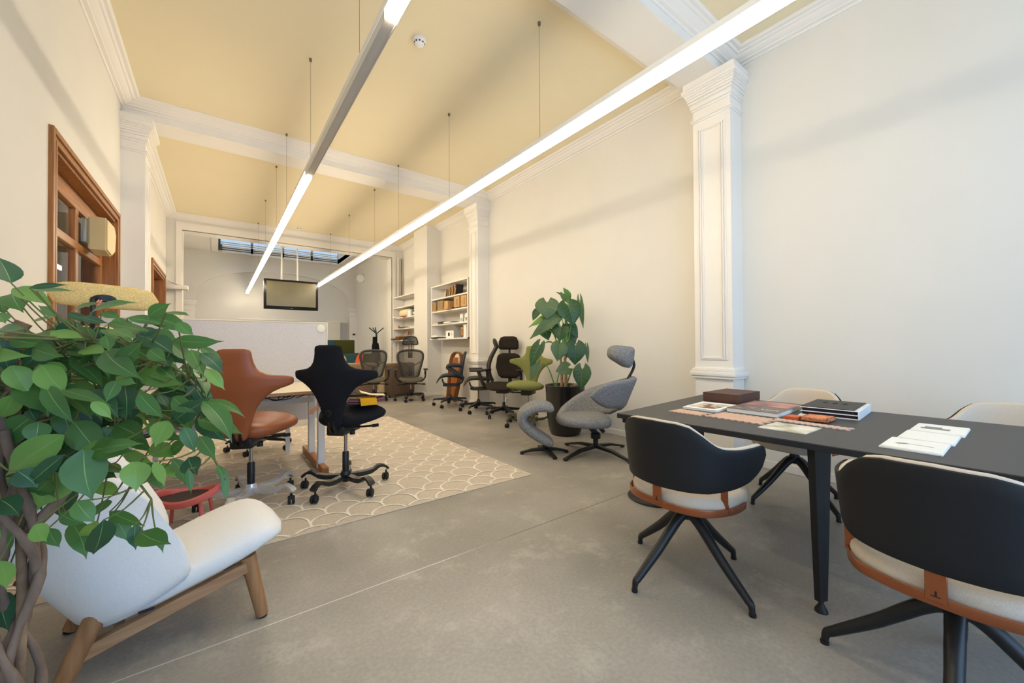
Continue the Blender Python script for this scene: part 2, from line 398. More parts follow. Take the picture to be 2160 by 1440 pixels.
b = B(); box(b, XG-.03, XG+.03, WY0+.02, WY1-.02, 2.44, 2.59, .004, 1); box(b, XG-.03, XG+.03, WY0+.02, WY1-.02, .53, .7, .004, 1)
for z in (2.115, 1.32): box(b, XG-.022, XG+.03, WY0+.02, WY1-.02, z-.035, z+.035, .004, 1)
obj('sash_rail', b, BROWNY, w1, 25)
b = B()
for y, w in ((WY0+.05, .06), (5.13, .085), (WY1-.05, .06)): box(b, XG-.028, XG+.028, y-w/2, y+w/2, .53, 2.58, .004, 1)
obj('sash_stile', b, BROWN, w1, 25)
b = B(); box(b, XG-.004, XG+.004, WY0+.02, WY1-.02, .55, 2.57); obj('pane', b, GLASS, w1)
b = B(); casing(b, DY0, DY1, 0, DZ1, XL)
box(b, -1.14, XL, DY0-.005, DY0+.025, 0, DZ1); box(b, -1.14, XL, DY1-.025, DY1+.005, 0, DZ1); box(b, -1.14, XL, DY0, DY1, DZ1-.025, DZ1+.005)
d1 = struct('door_1', b, BROWN, 25)
b = B(); XD = -1.10
for y0, y1 in ((DY0+.03, 9.98), (9.99, DY1-.03)):
    box(b, XD-.02, XD+.02, y0, y0+.11, .02, 2.6, .004, 1); box(b, XD-.02, XD+.02, y1-.11, y1, .02, 2.6, .004, 1)
    for z0, z1 in ((.02, .3), (1.0, 1.12), (1.95, 2.05), (2.42, 2.6)): box(b, XD-.018, XD+.018, y0+.1, y1-.1, z0, z1, .004, 1)
    box(b, XD-.012, XD+.012, y0+.1, y1-.1, .28, 1.02)
obj('door_leaf', b, BROWN, d1, 25)
b = B(); box(b, XD-.003, XD+.003, DY0+.05, DY1-.05, 1.05, 2.5); obj('pane', b, GLASS, d1)
# adjoining room seen through the glass
b = B(); box(b, -4.3, -4.2, 2.5, 12, 0, 3.9); box(b, -4.2, -1.12, 2.4, 2.5, 0, 3.9); box(b, -4.2, -1.12, 12, 12.1, 0, 3.9); struct('wall_side_room', b, WALL)
b = B(); box(b, -4.3, -1.12, 2.4, 12.1, 3.9, 4.0); struct('ceiling_side_room', b, CEIL)
b = B(); box(b, -2.02, -1.96, 6.9, 7.6, 0, 2.4, .01); box(b, -1.965, -1.95, 6.98, 7.52, .2, 1.1, .005); box(b, -1.965, -1.95, 6.98, 7.52, 1.2, 2.3, .005)  # a brown wood panel seen through the glass, not a divider
tag(obj('wood_panel', b, mat('dark_panel', (96, 70, 58), .5, rgb2=(116, 84, 70), scale=3, stretch=(8, 8, .6))), 'dark brown wood panel standing behind the glass of the left wall window', 'divider')
# ------------------------------------------------------------------ pendant lights
LAMP_A = emit('lamp_glow', LAMP_COL, LAMP_POW)
WHITE = mat('lamp_white', (232, 230, 226), .45, var=.01)
LENS = mat('unlit_lens', (206, 202, 196), .4, var=.02)
CABLE = mat('steel_cable', (130, 118, 100), .4, .6)
ZL = 2.955
def pendant(x, y0, y1, lit, cables, label):
    t = thing('pendant_light', label, 'light', (x, y0, ZL), 0, 'linear pendant lights')
    L_ = y1-y0
    b = B(); box(b, -.035, .035, 0, L_, .055, .098, .002, 1); obj('housing', b, WHITE, t)
    for a, c in lit:
        b = B(); box(b, -.034, .034, a-y0+.003, c-y0-.003, 0, .055, .004, 2); obj('diffuser', b, LAMP_A, t)
    gaps = []; cur = y0
    for a, c in lit+[(y1, y1)]:
        if a-cur > .02: gaps.append((cur, a))
        cur = c
    for a, c in gaps:
        b = B(); box(b, -.033, -.0295, a-y0, c-y0, 0, .055); box(b, .0295, .033, a-y0, c-y0, 0, .055); box(b, -.0295, .0295, a-y0, c-y0, .012, .055)
        obj('unlit_section', b, LENS, t)
    for y in cables:
        b = B(); tube(b, [(0, y-y0, .098), (0, y-y0, ZC-ZL-.02)], .0016, 6); lathe(b, [(.012, ZC-ZL-.03), (.014, ZC-ZL)], 10, (0, y-y0, 0)); box(b, -.012, .012, y-y0-.03, y-y0+.03, .097, .108, .003, 1)
        obj('suspension_cable', b, CABLE, t)
    return t
pendant(2.32, .2, 12.56, [(.2, 12.56)], [.9, 2.655, 4.39, 6.132, 7.341, 9.107, 10.93], 'long white linear pendant light nearer the right wall, lit along its whole length')
pendant(.742, .2, 15.5, [(.2, 2.07), (4.49, 15.5)], [.9, 2.655, 4.38, 6.13, 7.325, 9.16, 10.95], 'long white linear pendant light nearer the left wall, with an unlit stretch in its middle')
# ------------------------------------------------------------------ ceiling and wall fittings
def smoke(x, y, z, label, s=1.):
    t = thing('smoke_detector', label, 'smoke detector', (x, y, z), 0, 'ceiling smoke detectors')
    b = B(); lathe(b, [(.06*s, 0), (.06*s, -.015), (.05*s, -.022), (.047*s, -.03), (.045*s, -.047), (.03*s, -.058), (.012*s, -.06)], 24); obj('body', b, WHITE, t)
    b = B()
    for k in range(9):
        a = 2*PI*k/9; box(b, -.006, .006, .0455*s, .05*s, -.043, -.032, M=RZ(a))
    obj('vent_slot', b, mat('slot_black', (20, 18, 16), .8), t)
smoke(1.53, 3.49, ZC, 'white smoke detector on the ceiling between the two pendant lights, the nearer one')
smoke(1.57, 10.75, ZC, 'small white smoke detector on the ceiling near the portal, the farther one', .8)
# television on two ceiling tubes
t = thing('television', 'black flat television hanging from two ceiling tubes in the portal', 'television', (1.58, 12.02, 2.2), math.radians(-1))
BLK = mat('gloss_black', (14, 14, 18), .25, var=.05)
b = B(); box(b, -.645, .645, 0, .07, 0, .8, .008); obj('bezel', b, BLK, t)
b = B(); box(b, -.585, .585, -.004, .002, .09, .745); obj('screen', b, mat('screen_olive_reflection', (104, 96, 62), .3, var=.08, scale=3, spec=.6), t)  # olive base colour paints in the room's reflection on a dark screen
for x in (-.235, .14):
    b = B(); tube(b, [(x, .06, .8), (x, .06, 2.4)], .02, 10); box(b, x-.05, x+.05, .065, .09, .3, .82); obj('ceiling_tube', b, TRIM, t)
text_mesh('brand_mark', 'LG', .032, mat('mark_silver', (170, 170, 172), .4), t, (0, -.002, .03), (PI/2, 0, 0))
# white disc loudspeaker in the far right corner
t = thing('wall_speaker', 'round white loudspeaker in the far right corner of the skylit room', 'speaker', (4.16, 14.75, 3.68), -.45)
b = B(); lathe(b, [(.13, 0), (.15, .02), (.15, .07), (.135, .09), (.05, .094)], 28); xform(b, RX(PI/2)); obj('body', b, WHITE, t)
b = B(); box(b, -.03, .03, -.02, .2, -.03, .03); obj('bracket', b, WHITE, t)
t = thing('thermostat', 'small white thermostat with a dark display on the far right pier', 'thermostat', (4.13, YF-.06, 1.62))
b = B(); box(b, -.055, .055, -.02, 0, -.04, .08, .006); obj('body', b, WHITE, t)
b = B(); box(b, -.048, .048, -.023, -.018, .005, .072); obj('display', b, BLK, t)
# beige louvred wall unit in front of the window
t = thing('wall_loudspeaker', 'beige boxy louvred speaker mounted in the reveal of the left wall window', 'speaker', (-.955, 5.42, 2.13))
BEI = mat('beige_plastic', (206, 186, 138), .55, var=.03)
b = B(); prism(b, [(-.12, .0), (.1, -.02), (.25, .05), (.3, .23), (.21, .31), (-.12, .31)], -.03, .1, axis='x', bev=.012); obj('body', b, BEI, t, loc=(0, 0, 0))
b = B()
for k in range(9):
    z = .05+k*.022; y = .262+z*.12-.012; box(b, -.01, .085, y, y+.018, z, z+.012)
obj('louvre', b, mat('beige_light', (232, 208, 140), .5), t)
b = B(); box(b, -.06, -.03, -.19, .2, .05, .27, .004); obj('bracket', b, mat('alu_grey', (150, 150, 146), .4, .5), t)
# little shelf on the portal jamb
t = thing('wall_shelf', 'small white shelf on the left side of the portal holding a folded sheet', 'shelf', (-.9, 11.2, 2.46))
b = B(); box(b, -.02, .36, -.2, .025, 0, .085, .005); obj('board', b, TRIM, t)
t = thing('leaflet', 'curled white leaflet with a dark picture lying on the small portal shelf', 'leaflet', (-.88, 11.1, 2.545))
b = B(); rg = []
for k in range(9):
    x = k*.03; z = .085*(1-(x/.24))**2+.003; rg.append([(x, -.09, z), (x, .08, z), (x, .08, z+.003), (x, -.09, z+.003)])
loft(b, rg); obj('sheet', b, mat('paper_white', (238, 236, 230), .7, var=.02), t)
b = B(); rg = []
for k in range(4):
    x = .03+k*.03; z = .085*(1-(x/.24))**2+.0065; rg.append([(x, -.085, z), (x, .04, z), (x, .04, z+.001), (x, -.085, z+.001)])
loft(b, rg); obj('picture', b, mat('print_dark', (70, 70, 66), .6, var=.4, scale=40), t)
# white hatch door and rail on the far wall
b = B(); box(b, 3.2, 3.66, YF-.0, YF+.14, 0, 2.1, .004); box(b, 3.16, 3.95, YF+.06, YF+.125, 2.1, 2.17, .004); d2 = struct('door_2', b, mat('door_cream', (226, 218, 202), .6, var=.02))
b = B(); box(b, 3.67, 3.94, YF+.075, YF+.125, .02, 2.05); obj('glazed_strip', b, mat('strip_grey', (168, 166, 164), .4, rgb2=(196, 194, 190), scale=2, stretch=(14, 1, .3)), d2)
t = thing('wall_rail', 'long white rail on the far wall above the felt desk screen', 'rail', (.5, YF+.1, 2.1))
b = B(); box(b, 0, 2.35, -.05, 0, 0, .06, .006); obj('profile', b, TRIM, t)
# vertical pipe and cable beside the far bookcase
b = B(); tube(b, [(4.22, 11.2, 0), (4.22, 11.2, 3.82)], .022, 10); tag(obj('service_pipe', b, TRIM), 'white vertical pipe with a dark shadow gap left of the far bookcase', 'pipe')
b = B(); tube(b, [(4.315, 11.17, 1.4), (4.315, 11.17, 3.78)], .014, 8); tag(obj('power_cable', b, mat('cable_brown', (120, 96, 54), .6)), 'dark brown cable running up the wall beside the white pipe', 'cable')
# sockets on the right wall
for y, lab in ((1.93, 'white wall socket under the table, left of the swivel base'), (1.12, 'white wall socket box under the table, right of the swivel base')): pass
def socket(y0, y1, z0, z1, label):
    t = thing('wall_socket', label, 'socket', (XR, (y0+y1)/2, z0), 0, 'sockets on the right wall')
    b = B(); box(b, -.012, .0, -(y1-y0)/2, (y1-y0)/2, 0, z1-z0, .003); obj('plate', b, WHITE, t)
    b = B()
    for s in (-.25, .25):
        lathe(b, [(.02, 0), (.02, .004)], 14, (0, 0, 0)); 
    xform(b, TR(-.012, 0, (z1-z0)/2) @ RY(-PI/2)); obj('outlet', b, mat('socket_inner', (214, 208, 196), .5), t)
socket(1.52, 1.66, .22, .31, 'white wall socket low on the right wall, left of the far chair base')
socket(1.23, 1.40, .21, .31, 'white wall socket low on the right wall, right of the far chair base')
# ------------------------------------------------------------------ furniture materials
BP = mat('black_plastic', (24, 24, 26), .42, var=.1, scale=20)
BPM = mat('black_powder_coat', (30, 30, 32), .38, var=.08, scale=30)
RUB = mat('caster_rubber', (20, 20, 21), .6, var=.1)
STEEL = mat('gas_steel', (170, 168, 164), .25, .9, var=.03)
CHROME = mat('polished_alu', (205, 205, 208), .25, .5, var=.02)
FAB_BLK = mat('black_wool', (27, 27, 31), .9, var=.25, scale=220, bump=.25, bscale=500, spec=.15)
LEATHER = mat('tan_leather', (142, 76, 42), .42, var=.05, scale=6, bump=.06, bscale=260, spec=.45)
YELLOW = mat('yellow_knit', (242, 216, 150), .9, rgb2=(196, 160, 98), scale=150, bump=.5, bscale=170, spec=.1, stretch=(1, 1, 2.2))
GREENF = mat('green_wool', (130, 132, 78), .92, var=.12, scale=200, bump=.2, bscale=500, spec=.1)
GREENM = mat('green_metal', (74, 74, 52), .45, .2, var=.06)
WHITE_F = mat('white_felt', (226, 223, 220), .95, var=.03, scale=150, bump=.12, bscale=420, spec=.1, sheen=.1)
OAK = wood('oak', (174, 134, 98), (148, 108, 74), 'x', .5)
OAKZ = wood('oak_leg', (170, 126, 86), (142, 100, 64), 'z', .5)
BEIGE = mat('beige_wool', (203, 190, 174), .95, var=.08, scale=260, bump=.2, bscale=520, spec=.1)
SHELLB = mat('black_shell', (25, 26, 29), .55, var=.12, scale=180, bump=.05, bscale=400, spec=.35)
COPPER = mat('copper_lacquer', (160, 94, 60), .3, .55, var=.05)
TBL = mat('black_laminate', (66, 65, 64), .5, var=.04, scale=4, spec=.4)
TBLE = mat('black_table_edge', (32, 32, 34), .5, var=.05)
GREYF = mat('grey_melange', (154, 153, 152), .95, rgb2=(100, 100, 104), scale=110, bump=.25, bscale=480, spec=.1)
FELT = mat('grey_felt', (222, 217, 216), .95, rgb2=(196, 191, 190), scale=160, bump=.2, bscale=400, spec=.1)
PAPER = MATS['paper_white']
# ------------------------------------------------------------------ shared chair pieces
def caster(parent, x, y, rz, s=1., hood=BP):
    b = B(); box(b, -.013*s, .013*s, -.022*s, .026*s, .036*s, .062*s, .006*s, 2); tube(b, [(0, .012*s, .05*s), (0, .012*s, .082*s)], .008*s, 8)
    c = obj('caster', b, hood, parent, loc=(x, y, 0), rot=(0, 0, rz))
    b = B()
    for sx in (-1, 1):
        rg = []
        for r, q in ((.006, .004), (.027, .004), (.031, .009), (.031, .019), (.027, .024), (.01, .024)):
            rg.append([(sx*q*s, -.006*s+r*s*math.cos(2*PI*k/16), .031*s+r*s*math.sin(2*PI*k/16)) for k in range(16)])
        loft(b, rg)
    obj('wheel', b, RUB, c)
def star_base(t, R, m, rot=0., n=5, hub=.10, col=(.1, .42), sleeve=.26, sm=BP, cm=None, pads=False, cs=1.):
    b = B(); lathe(b, [(.028, hub-.045), (.04, hub-.03), (.043, hub+.02), (.034, hub+.045)], 20)
    for k in range(n):
        a = rot+2*PI*k/n; d = Vector((math.sin(a), math.cos(a), 0))
        if pads:   # arms that dip and then rise to a foot-rest pad over the caster
            P = [d*.03+Vector((0, 0, hub)), d*R*.45+Vector((0, 0, hub-.005)), d*R*.68+Vector((0, 0, hub+.008)), d*R*.84+Vector((0, 0, hub+.036)), d*R*.98+Vector((0, 0, hub+.022)), d*R*1.06+Vector((0, 0, hub-.006))]
            bar(b, smooth_pts(P, 4), [.05]*9+[.046]*4+[.05]*4+[.052]*3+[.04], [.036]*8+[.026]*6+[.02]*7)
        else:
            P = [d*.03+Vector((0, 0, hub)), d*R*.6+Vector((0, 0, hub-.012)), d*(R-.01)+Vector((0, 0, hub-.018)), d*(R+.008)+Vector((0, 0, hub-.04))]
            bar(b, P, [.05, .042, .034, .03], [.05, .036, .026, .024])
    obj('base', b, m, t)
    for k in range(n):
        a = rot+2*PI*k/n; caster(t, R*math.sin(a), R*math.cos(a), -a+.9+k*1.3, cs)
    b = B(); lathe(b, [(.014, hub), (.014, col[1])], 14); obj('gas_column', b, cm or STEEL, t)
    b = B(); lathe(b, [(.026, hub+.03), (.026, sleeve), (.02, sleeve+.008)], 16); obj('column_sleeve', b, sm, t)
# ------------------------------------------------------------------ saddle chair
WING = [(.035, .028), (.045, .048), (.08, .064), (.13, .08), (.2, .098), (.26, .118), (.315, .15), (.36, .19), (.39, .232), (.41, .272), (.422, .305), (.43, .325), (.44, .343), (.453, .35), (.48, .35), (.492, .342), (.5, .322), (.506, .28), (.511, .235), (.519, .195), (.537, .16), (.565, .136), (.6, .122), (.64, .114), (.67, .112), (.688, .106), (.697, .094), (.703, .066)]
def saddle_chair(label, loc, az, zs, m, bm_, base_rot=0., R=.33, base_m=None, sleeve_m=BP, head=False, swatch=None, col_m=None):
    t = thing('saddle_chair', label, 'chair', loc, -az)
    star_base(t, R, base_m or BPM, base_rot+az, 5, .10, (.1, zs+.02), min(.30, zs-.16), sleeve_m, col_m, True)
    # backrest with two swept wings
    b = B(); rows = []
    ZS = sorted(set([z for z, w in WING]+[.06, .1, .12, .19, .245, .29, .33, .37, .395, .44, .468, .526, .55, .58, .62, .655]))
    for z in ZS:
        w = lerpt(WING, z); y0 = -.185-.09*(max(0, z-.05)/.65)**.9
        th = lerpt([(.035, .014), (.06, .03), (.14, .036), (.4, .047), (.5, .045), (.6, .036), (.69, .028), (.703, .014)], z)
        rows.append(((0, y0, z), (1, 0, 0), (0, 1, 0), w, th, .85))
    flatloft(b, rows, 8, pw=2.4)
    bk = obj('backrest', b, m, t, 80, loc=(0, 0, zs)); 
    if m is FAB_BLK:
        b = B(); lathe(b, [(.028, 0), (.028, .012), (.018, .014), (.018, .004)], 18); xform(b, TR(0, -.25, .17) @ RX(PI/2)); obj('adjuster_knob', b, BP, bk)
    # saddle seat: narrow at the back, two lobes at the front sides, raised pommel
    b = B(); rows = []
    for i in range(25):
        u = i/24; y = -.175+.41*u
        w = lerpt([(0, .07), (.05, .13), (.2, .185), (.42, .235), (.6, .275), (.75, .29), (.88, .275), (.95, .24), (1, .15)], u)
        z = lerpt([(0, .09), (.2, .085), (.5, .10), (.8, .125), (1, .115)], u)
        th = lerpt([(0, .02), (.05, .05), (.3, .068), (.8, .075), (.95, .05), (1, .015)], u)
        rows.append(((0, y, z), (1, 0, 0), (0, 0, 1), w, th, lerpt([(0, .1), (.4, .05), (.75, -.12), (1, -.1)], u)))
    flatloft(b, rows, 8, pw=2.3)
    obj('seat', b, m, t, 80, loc=(0, 0, zs))
    b = B(); box(b, -.075, .075, -.17, .12, -.03, .05, .015); bar(b, smooth_pts([(-.02, -.1, .0), (-.02, -.16, .0), (-.02, -.205, .04), (-.02, -.215, .1)], 4), .02, .02); bar(b, smooth_pts([(.02, -.1, .0), (.02, -.16, .0), (.02, -.205, .04), (.02, -.215, .1)], 4), .02, .02)
    tube(b, [(.06, .05, .0), (.22, .08, .01)], .009, 8); tube(b, [(.07, -.02, -.01), (.07, -.02, -.045)], .022, 12); tube(b, [(.2, .075, .008), (.25, .085, .014)], .014, 8)
    obj('tilt_mechanism', b, BP, t, loc=(0, 0, zs))
    if head:
        b = B(); rows = []
        for i in range(17):
            u = i/16; x = -.22+.44*u
            hh = .062*(1-abs(2*u-1)**6)**.5+.004; th = .03*(1-abs(2*u-1)**6)**.5+.004
            rows.append(((x, -.27+1.1*x*x-.0*u, .87), (0, 0, 1), (0, 1, 0), hh, th, 0))
        flatloft(b, rows, 5, pw=2.5); hr = obj('headrest', b, m, t, 80, loc=(0, 0, zs), rot=(0, math.radians(3), 0))
        b = B(); lathe(b, [(.01, .0), (.03, .004), (.034, .014), (.026, .02)], 20); xform(b, TR(0, -.292, .855) @ RX(PI/2) @ Matrix.Diagonal((1.35, .62, 1, 1))); obj('headrest_joint', b, BP, hr)
        b = B(); tube(b, smooth_pts([(0, -.285, .64), (0, -.325, .74), (0, -.31, .83), (0, -.285, .86)], 4), .012, 8); obj('headrest_stem', b, BP, t, loc=(0, 0, zs))
        b = B()
        for x in (-.02, -.01): tube(b, [(x, -.317, .843), (x-.012, -.33, .815)], .004, 6)
        obj('strap', b, mat('coral_strap', (226, 128, 116), .6), hr)
    return t
saddle_chair('tan leather saddle chair with winged back on a polished metal base', (.20, 3.62, .0095), math.radians(26), .475, LEATHER, LEATHER, .15, .33, CHROME)
CB = saddle_chair('black wool saddle chair with winged back, fabric swatches on its seat', (.86, 3.50, .0095), math.radians(42), .50, FAB_BLK, FAB_BLK, .1, .34)
YC = saddle_chair('tall yellow knit saddle chair with headrest behind the ficus tree', (-.52, 3.02, .0095), math.radians(-6), .74, YELLOW, YELLOW, .5, .30, head=True)
YC.scale = (.9, .9, .9)
saddle_chair('olive green saddle chair with winged back between the leafy plant and the black armchair', (3.73, 4.58, 0), math.radians(-122), .49, GREENF, GREENF, .3, .36, GREENM, GREENM)
# fabric swatches lying on the black saddle chair
def sheet(b, pts, w, th=.004, mi=0):
    bar(b, smooth_pts(pts, 5), w, th, mi)
def swatch(name, label, rgb, pts, w, rz, loc, th=.004):
    t = tag(obj(name, (lambda b: (sheet(b, pts, w, th), b)[1])(B()), mat('cloth_%d_%d_%d' % rgb, rgb, .95, var=.1, scale=160, bump=.2, bscale=400, spec=.1), None, loc=loc, rot=(0, 0, rz)), label, 'fabric swatch', 'fabric swatches on the black chair')
SWL = (1.00, 3.47, 0); A0 = -.25
swatch('fabric_swatch', 'plum fabric swatch at the bottom of the pile on the black saddle chair', (112, 70, 78), [(-.13, 0, .728), (0, 0, .722), (.17, 0, .74)], .17, A0, SWL, .012)
swatch('fabric_swatch', 'dusky mauve fabric swatch above the plum one on the black saddle chair', (142, 96, 104), [(-.12, 0, .745), (0, 0, .738), (.165, .005, .754)], .16, A0, SWL, .009)
swatch('fabric_swatch', 'mustard yellow fabric swatch folded down over the pile on the black saddle chair', (202, 148, 34), [(.03, .05, .762), (.03, -.04, .762), (.035, -.1, .752), (.04, -.135, .71)], .13, A0, SWL)
swatch('fabric_swatch', 'charcoal fabric swatch rolled up on top of the pile on the black saddle chair', (70, 68, 72), [(-.14, .03, .775), (-.10, .03, .80), (-.07, .03, .812), (-.05, .03, .795), (-.045, .03, .775)], .16, A0, SWL)
swatch('fabric_swatch', 'cream fabric swatch on top of the pile on the black saddle chair', (226, 210, 178), [(-.028, .03, .81), (.0, .03, .80), (.07, .02, .782), (.17, .02, .776)], .17, A0, SWL)
swatch('fabric_swatch', 'salmon fabric swatch hanging over the left edge of the black saddle chair', (182, 132, 104), [(.03, 0, .72), (-.02, 0, .717), (-.07, 0, .675)], .08, .2, (.64, 3.42, 0))
# ------------------------------------------------------------------ wrap-around shells
def wrap(bm, smp, t, lean, z0, off=0., nv=6, M=None, mi=0):
    # upright band following a plan curve; smp = (x, y, z_bottom, z_top); lean pushes it outward with height
    n = len(smp); rings = []
    for i, (x, y, zb, zt) in enumerate(smp):
        a, c = smp[max(i-1, 0)], smp[min(i+1, n-1)]
        tx, ty = c[0]-a[0], c[1]-a[1]; q = math.hypot(tx, ty); nx, ny = -ty/q, tx/q
        rg = []; r = min(t/2, (zt-zb)*.45)
        def P(o, z): return Vector((x+nx*(off+o+lean*(z-z0)), y+ny*(off+o+lean*(z-z0)), z))
        for k in range(nv+1): rg.append(P(t/2, zb+r+(zt-zb-2*r)*k/nv))
        for k in range(1, 4): an = PI*k/4; rg.append(P(t/2*math.cos(an), zt-r+r*math.sin(an)))
        for k in range(nv+1): rg.append(P(-t/2, zt-r-(zt-zb-2*r)*k/nv))
        for k in range(1, 4): an = PI+PI*k/4; rg.append(P(t/2*math.cos(an), zb+r+r*math.sin(an)))
        rings.append(rg)
    if M is not None: rings = [[M @ v for v in r] for r in rings]
    return loft(bm, rings, True, True, mi)
def shell_path(pts, N):
    P = smooth_pts([(x, y, 0) for x, y in pts], 12); L = [0]
    for a, c in zip(P, P[1:]): L.append(L[-1]+(c-a).length)
    out = []
    for k in range(N+1):
        # more samples near both tips
        u = .5-.5*math.cos(PI*k/N) if True else k/N
        u = .5*u+.5*k/N
        s = u*L[-1]
        for i in range(len(P)-1):
            if L[i+1] >= s: f = (s-L[i])/max(1e-9, L[i+1]-L[i]); q = P[i].lerp(P[i+1], f); break
        out.append((q.x, q.y, u))
    return out
def tub_chair():
    t = thing('tub_chair', 'black shell armchair', 'chair', (0, 0, 0), 0, 'black shell chairs around the table')
    path = shell_path([(.294, .155), (.292, .045), (.272, -.07), (.212, -.18), (.12, -.24), (0, -.258), (-.12, -.24), (-.212, -.18), (-.272, -.07), (-.292, .045), (-.294, .155)], 56)
    def zz(u):
        s = abs(2*u-1)
        zt = lerpt([(0, .838), (.19, .834), (.27, .822), (.35, .788), (.43, .745), (.50, .726), (.62, .72), (.8, .72), (.93, .72), (.975, .706), (1, .675)], s)
        zb = lerpt([(0, .515), (.4, .52), (.6, .535), (.78, .555), (.9, .585), (.96, .61), (1, .655)], s)
        return zb, zt
    b = B(); wrap(b, [(x, y)+zz(u) for x, y, u in path], .012, .10, .5, .0); obj('back_shell', b, SHELLB, t, 60)
    b = B()
    smp = []
    for x, y, u in path[1:-1]:
        zb, zt = zz(u); smp.append((x, y, zb+.012, zt+.006))
    wrap(b, smp, .032, .10, .5, -.021); obj('back_upholstery', b, BEIGE, t, 60)
    b = B(); cushion(b, [(x*1., y+.015) for x, y in rrect(.52, .50, .2, 8)], .415, .49, .03, 7, dome=.006); obj('seat', b, BEIGE, t, 70)
    # copper band around the back of the seat with a centre stem and two side uprights
    b = B(); band = shell_path([(.262, .06), (.262, -.06), (.205, -.19), (.1, -.238), (0, -.246), (-.1, -.238), (-.205, -.19), (-.262, -.06), (-.262, .06)], 36)
    wrap(b, [(x, y, .412, .447) for x, y, u in band], .008, .1, .41, .0, 2)
    box(b, -.024, .024, -.258, -.25, .43, .54, .002, 1)
    for sx in (-1, 1):
        bar(b, [(sx*.25, -.09, .43), (sx*.246, -.1, .47), (sx*.248, -.105, .55)], .03, .007)
    fr = obj('seat_band', b, COPPER, t, 40)
    b = B(); prism(b, [(-.25, 0), (-.2, 0)], 0, 0) if False else box(b, -.011, .011, -.2595, -.2575, .445, .447); box(b, -.002, .002, -.2595, -.2575, .447, .462)
    obj('maker_mark', b, BP, fr)
    b = B(); lathe(b, [(.03, .33), (.034, .345), (.03, .36), (.026, .39), (.05, .41), (.09, .418)], 20)
    obj('swivel_column', b, BPM, t)
    b = B(); lathe(b, [(.022, .29), (.036, .3), (.042, .325), (.036, .345)], 20)
    obj('hub', b, BPM, t)
    for k in range(4):
        a = PI/4+k*PI/2; d = Vector((math.sin(a), math.cos(a), 0))
        b = B(); tube(b, smooth_pts([d*.01+Vector((0, 0, .322)), d*.07+Vector((0, 0, .295)), d*.2+Vector((0, 0, .17)), d*.325+Vector((0, 0, .063)), d*.345+Vector((0, 0, .045)), d*.352+Vector((0, 0, .01))], 5), [.03, .029, .028, .027, .026, .026, .025, .025, .024, .023, .023, .022, .021, .02, .019, .018, .018, .017, .017, .016, .016, .015, .014, .013, .013, .013], 10)
        lathe(b, [(.015, 0), (.015, .012)], 12, tuple(d*.352)); obj('leg', b, BPM, t, 50)
    return t
T0 = tub_chair()
T0['label'] = 'black shell armchair seen from behind at the left end of the table'
T0.location = (1.965, 1.10, 0); T0.rotation_euler = (0, 0, -math.radians(92))
def turn_base(t, deg):   # swivel: the four-legged base stands turned against the seat
    for ch in t.children:
        if ch.name.split('.')[0] in ('leg', 'hub'): ch.rotation_euler = (0, 0, math.radians(deg))
turn_base(T0, 34)
turn_base(dup(T0, (1.965, .165, 0), -math.radians(94), 'black shell armchair in the right foreground, cut off by the photo edge'), -38)
turn_base(dup(T0, (3.52, 1.105, 0), math.radians(84), 'black shell armchair facing us across the table behind the brown box and the black binder'), 21)
turn_base(dup(T0, (3.52, .06, 0), math.radians(92), 'black shell armchair facing us across the table behind the white booklet'), 10)
# ------------------------------------------------------------------ meeting table
TZ = .76
t = thing('meeting_table', 'long black meeting table with slim tapered legs', 'table', (2.75, .5, 0))
poly = [(2.06, 1.62), (3.41, 1.755), (3.375, -.70), (2.16, -.86)]
b = B(); prism(b, [(x-2.75, y-.5) for x, y in poly], TZ-.006, TZ, bev=.001); obj('table_top', b, TBL, t)
b = B(); prism(b, [(x-2.75, y-.5) for x, y in poly], TZ-.03, TZ-.0065); obj('top_edge', b, TBLE, t)
def tleg(x, y, dx, rz):
    M = TR(x-2.75, y-.5, 0) @ RZ(rz)
    b = B(); loft(b, [[M @ Vector(p) for p in ((-.023, -.013, .05), (.023, -.013, .05), (.023, .013, .05), (-.023, .013, .05))], [M @ Vector(p) for p in ((-.05, -.017, TZ-.03), (.05, -.017, TZ-.03), (.05, .017, TZ-.03), (-.05, .017, TZ-.03))]])
    l = obj('leg', b, BPM, t)
    b = B(); lathe(b, [(.026, 0), (.024, .012), (.012, .032), (.008, .055)], 14); xform(b, M); obj('glide', b, BP, l)
for x, y, rz in ((2.165, .585, -.35), (3.29, .64, .35), (2.86, 1.50, .0), (2.22, -.62, -.35), (3.27, -.55, .35)): tleg(x, y, .05 if x < 2.7 else -.05 if x > 3 else 0, rz)
b = B()
box(b, -.66, -.58, 1.02, 1.1, TZ-.06, TZ-.031)
for y in (.6, 1.5, -.58): box(b, -.5, .5, y-.5-.02, y-.5+.02, TZ-.075, TZ-.031)
for x in (-.3, .3): box(b, x-.02, x+.02, -1.1, 1.02, TZ-.07, TZ-.031)
obj('under_frame', b, BPM, t)
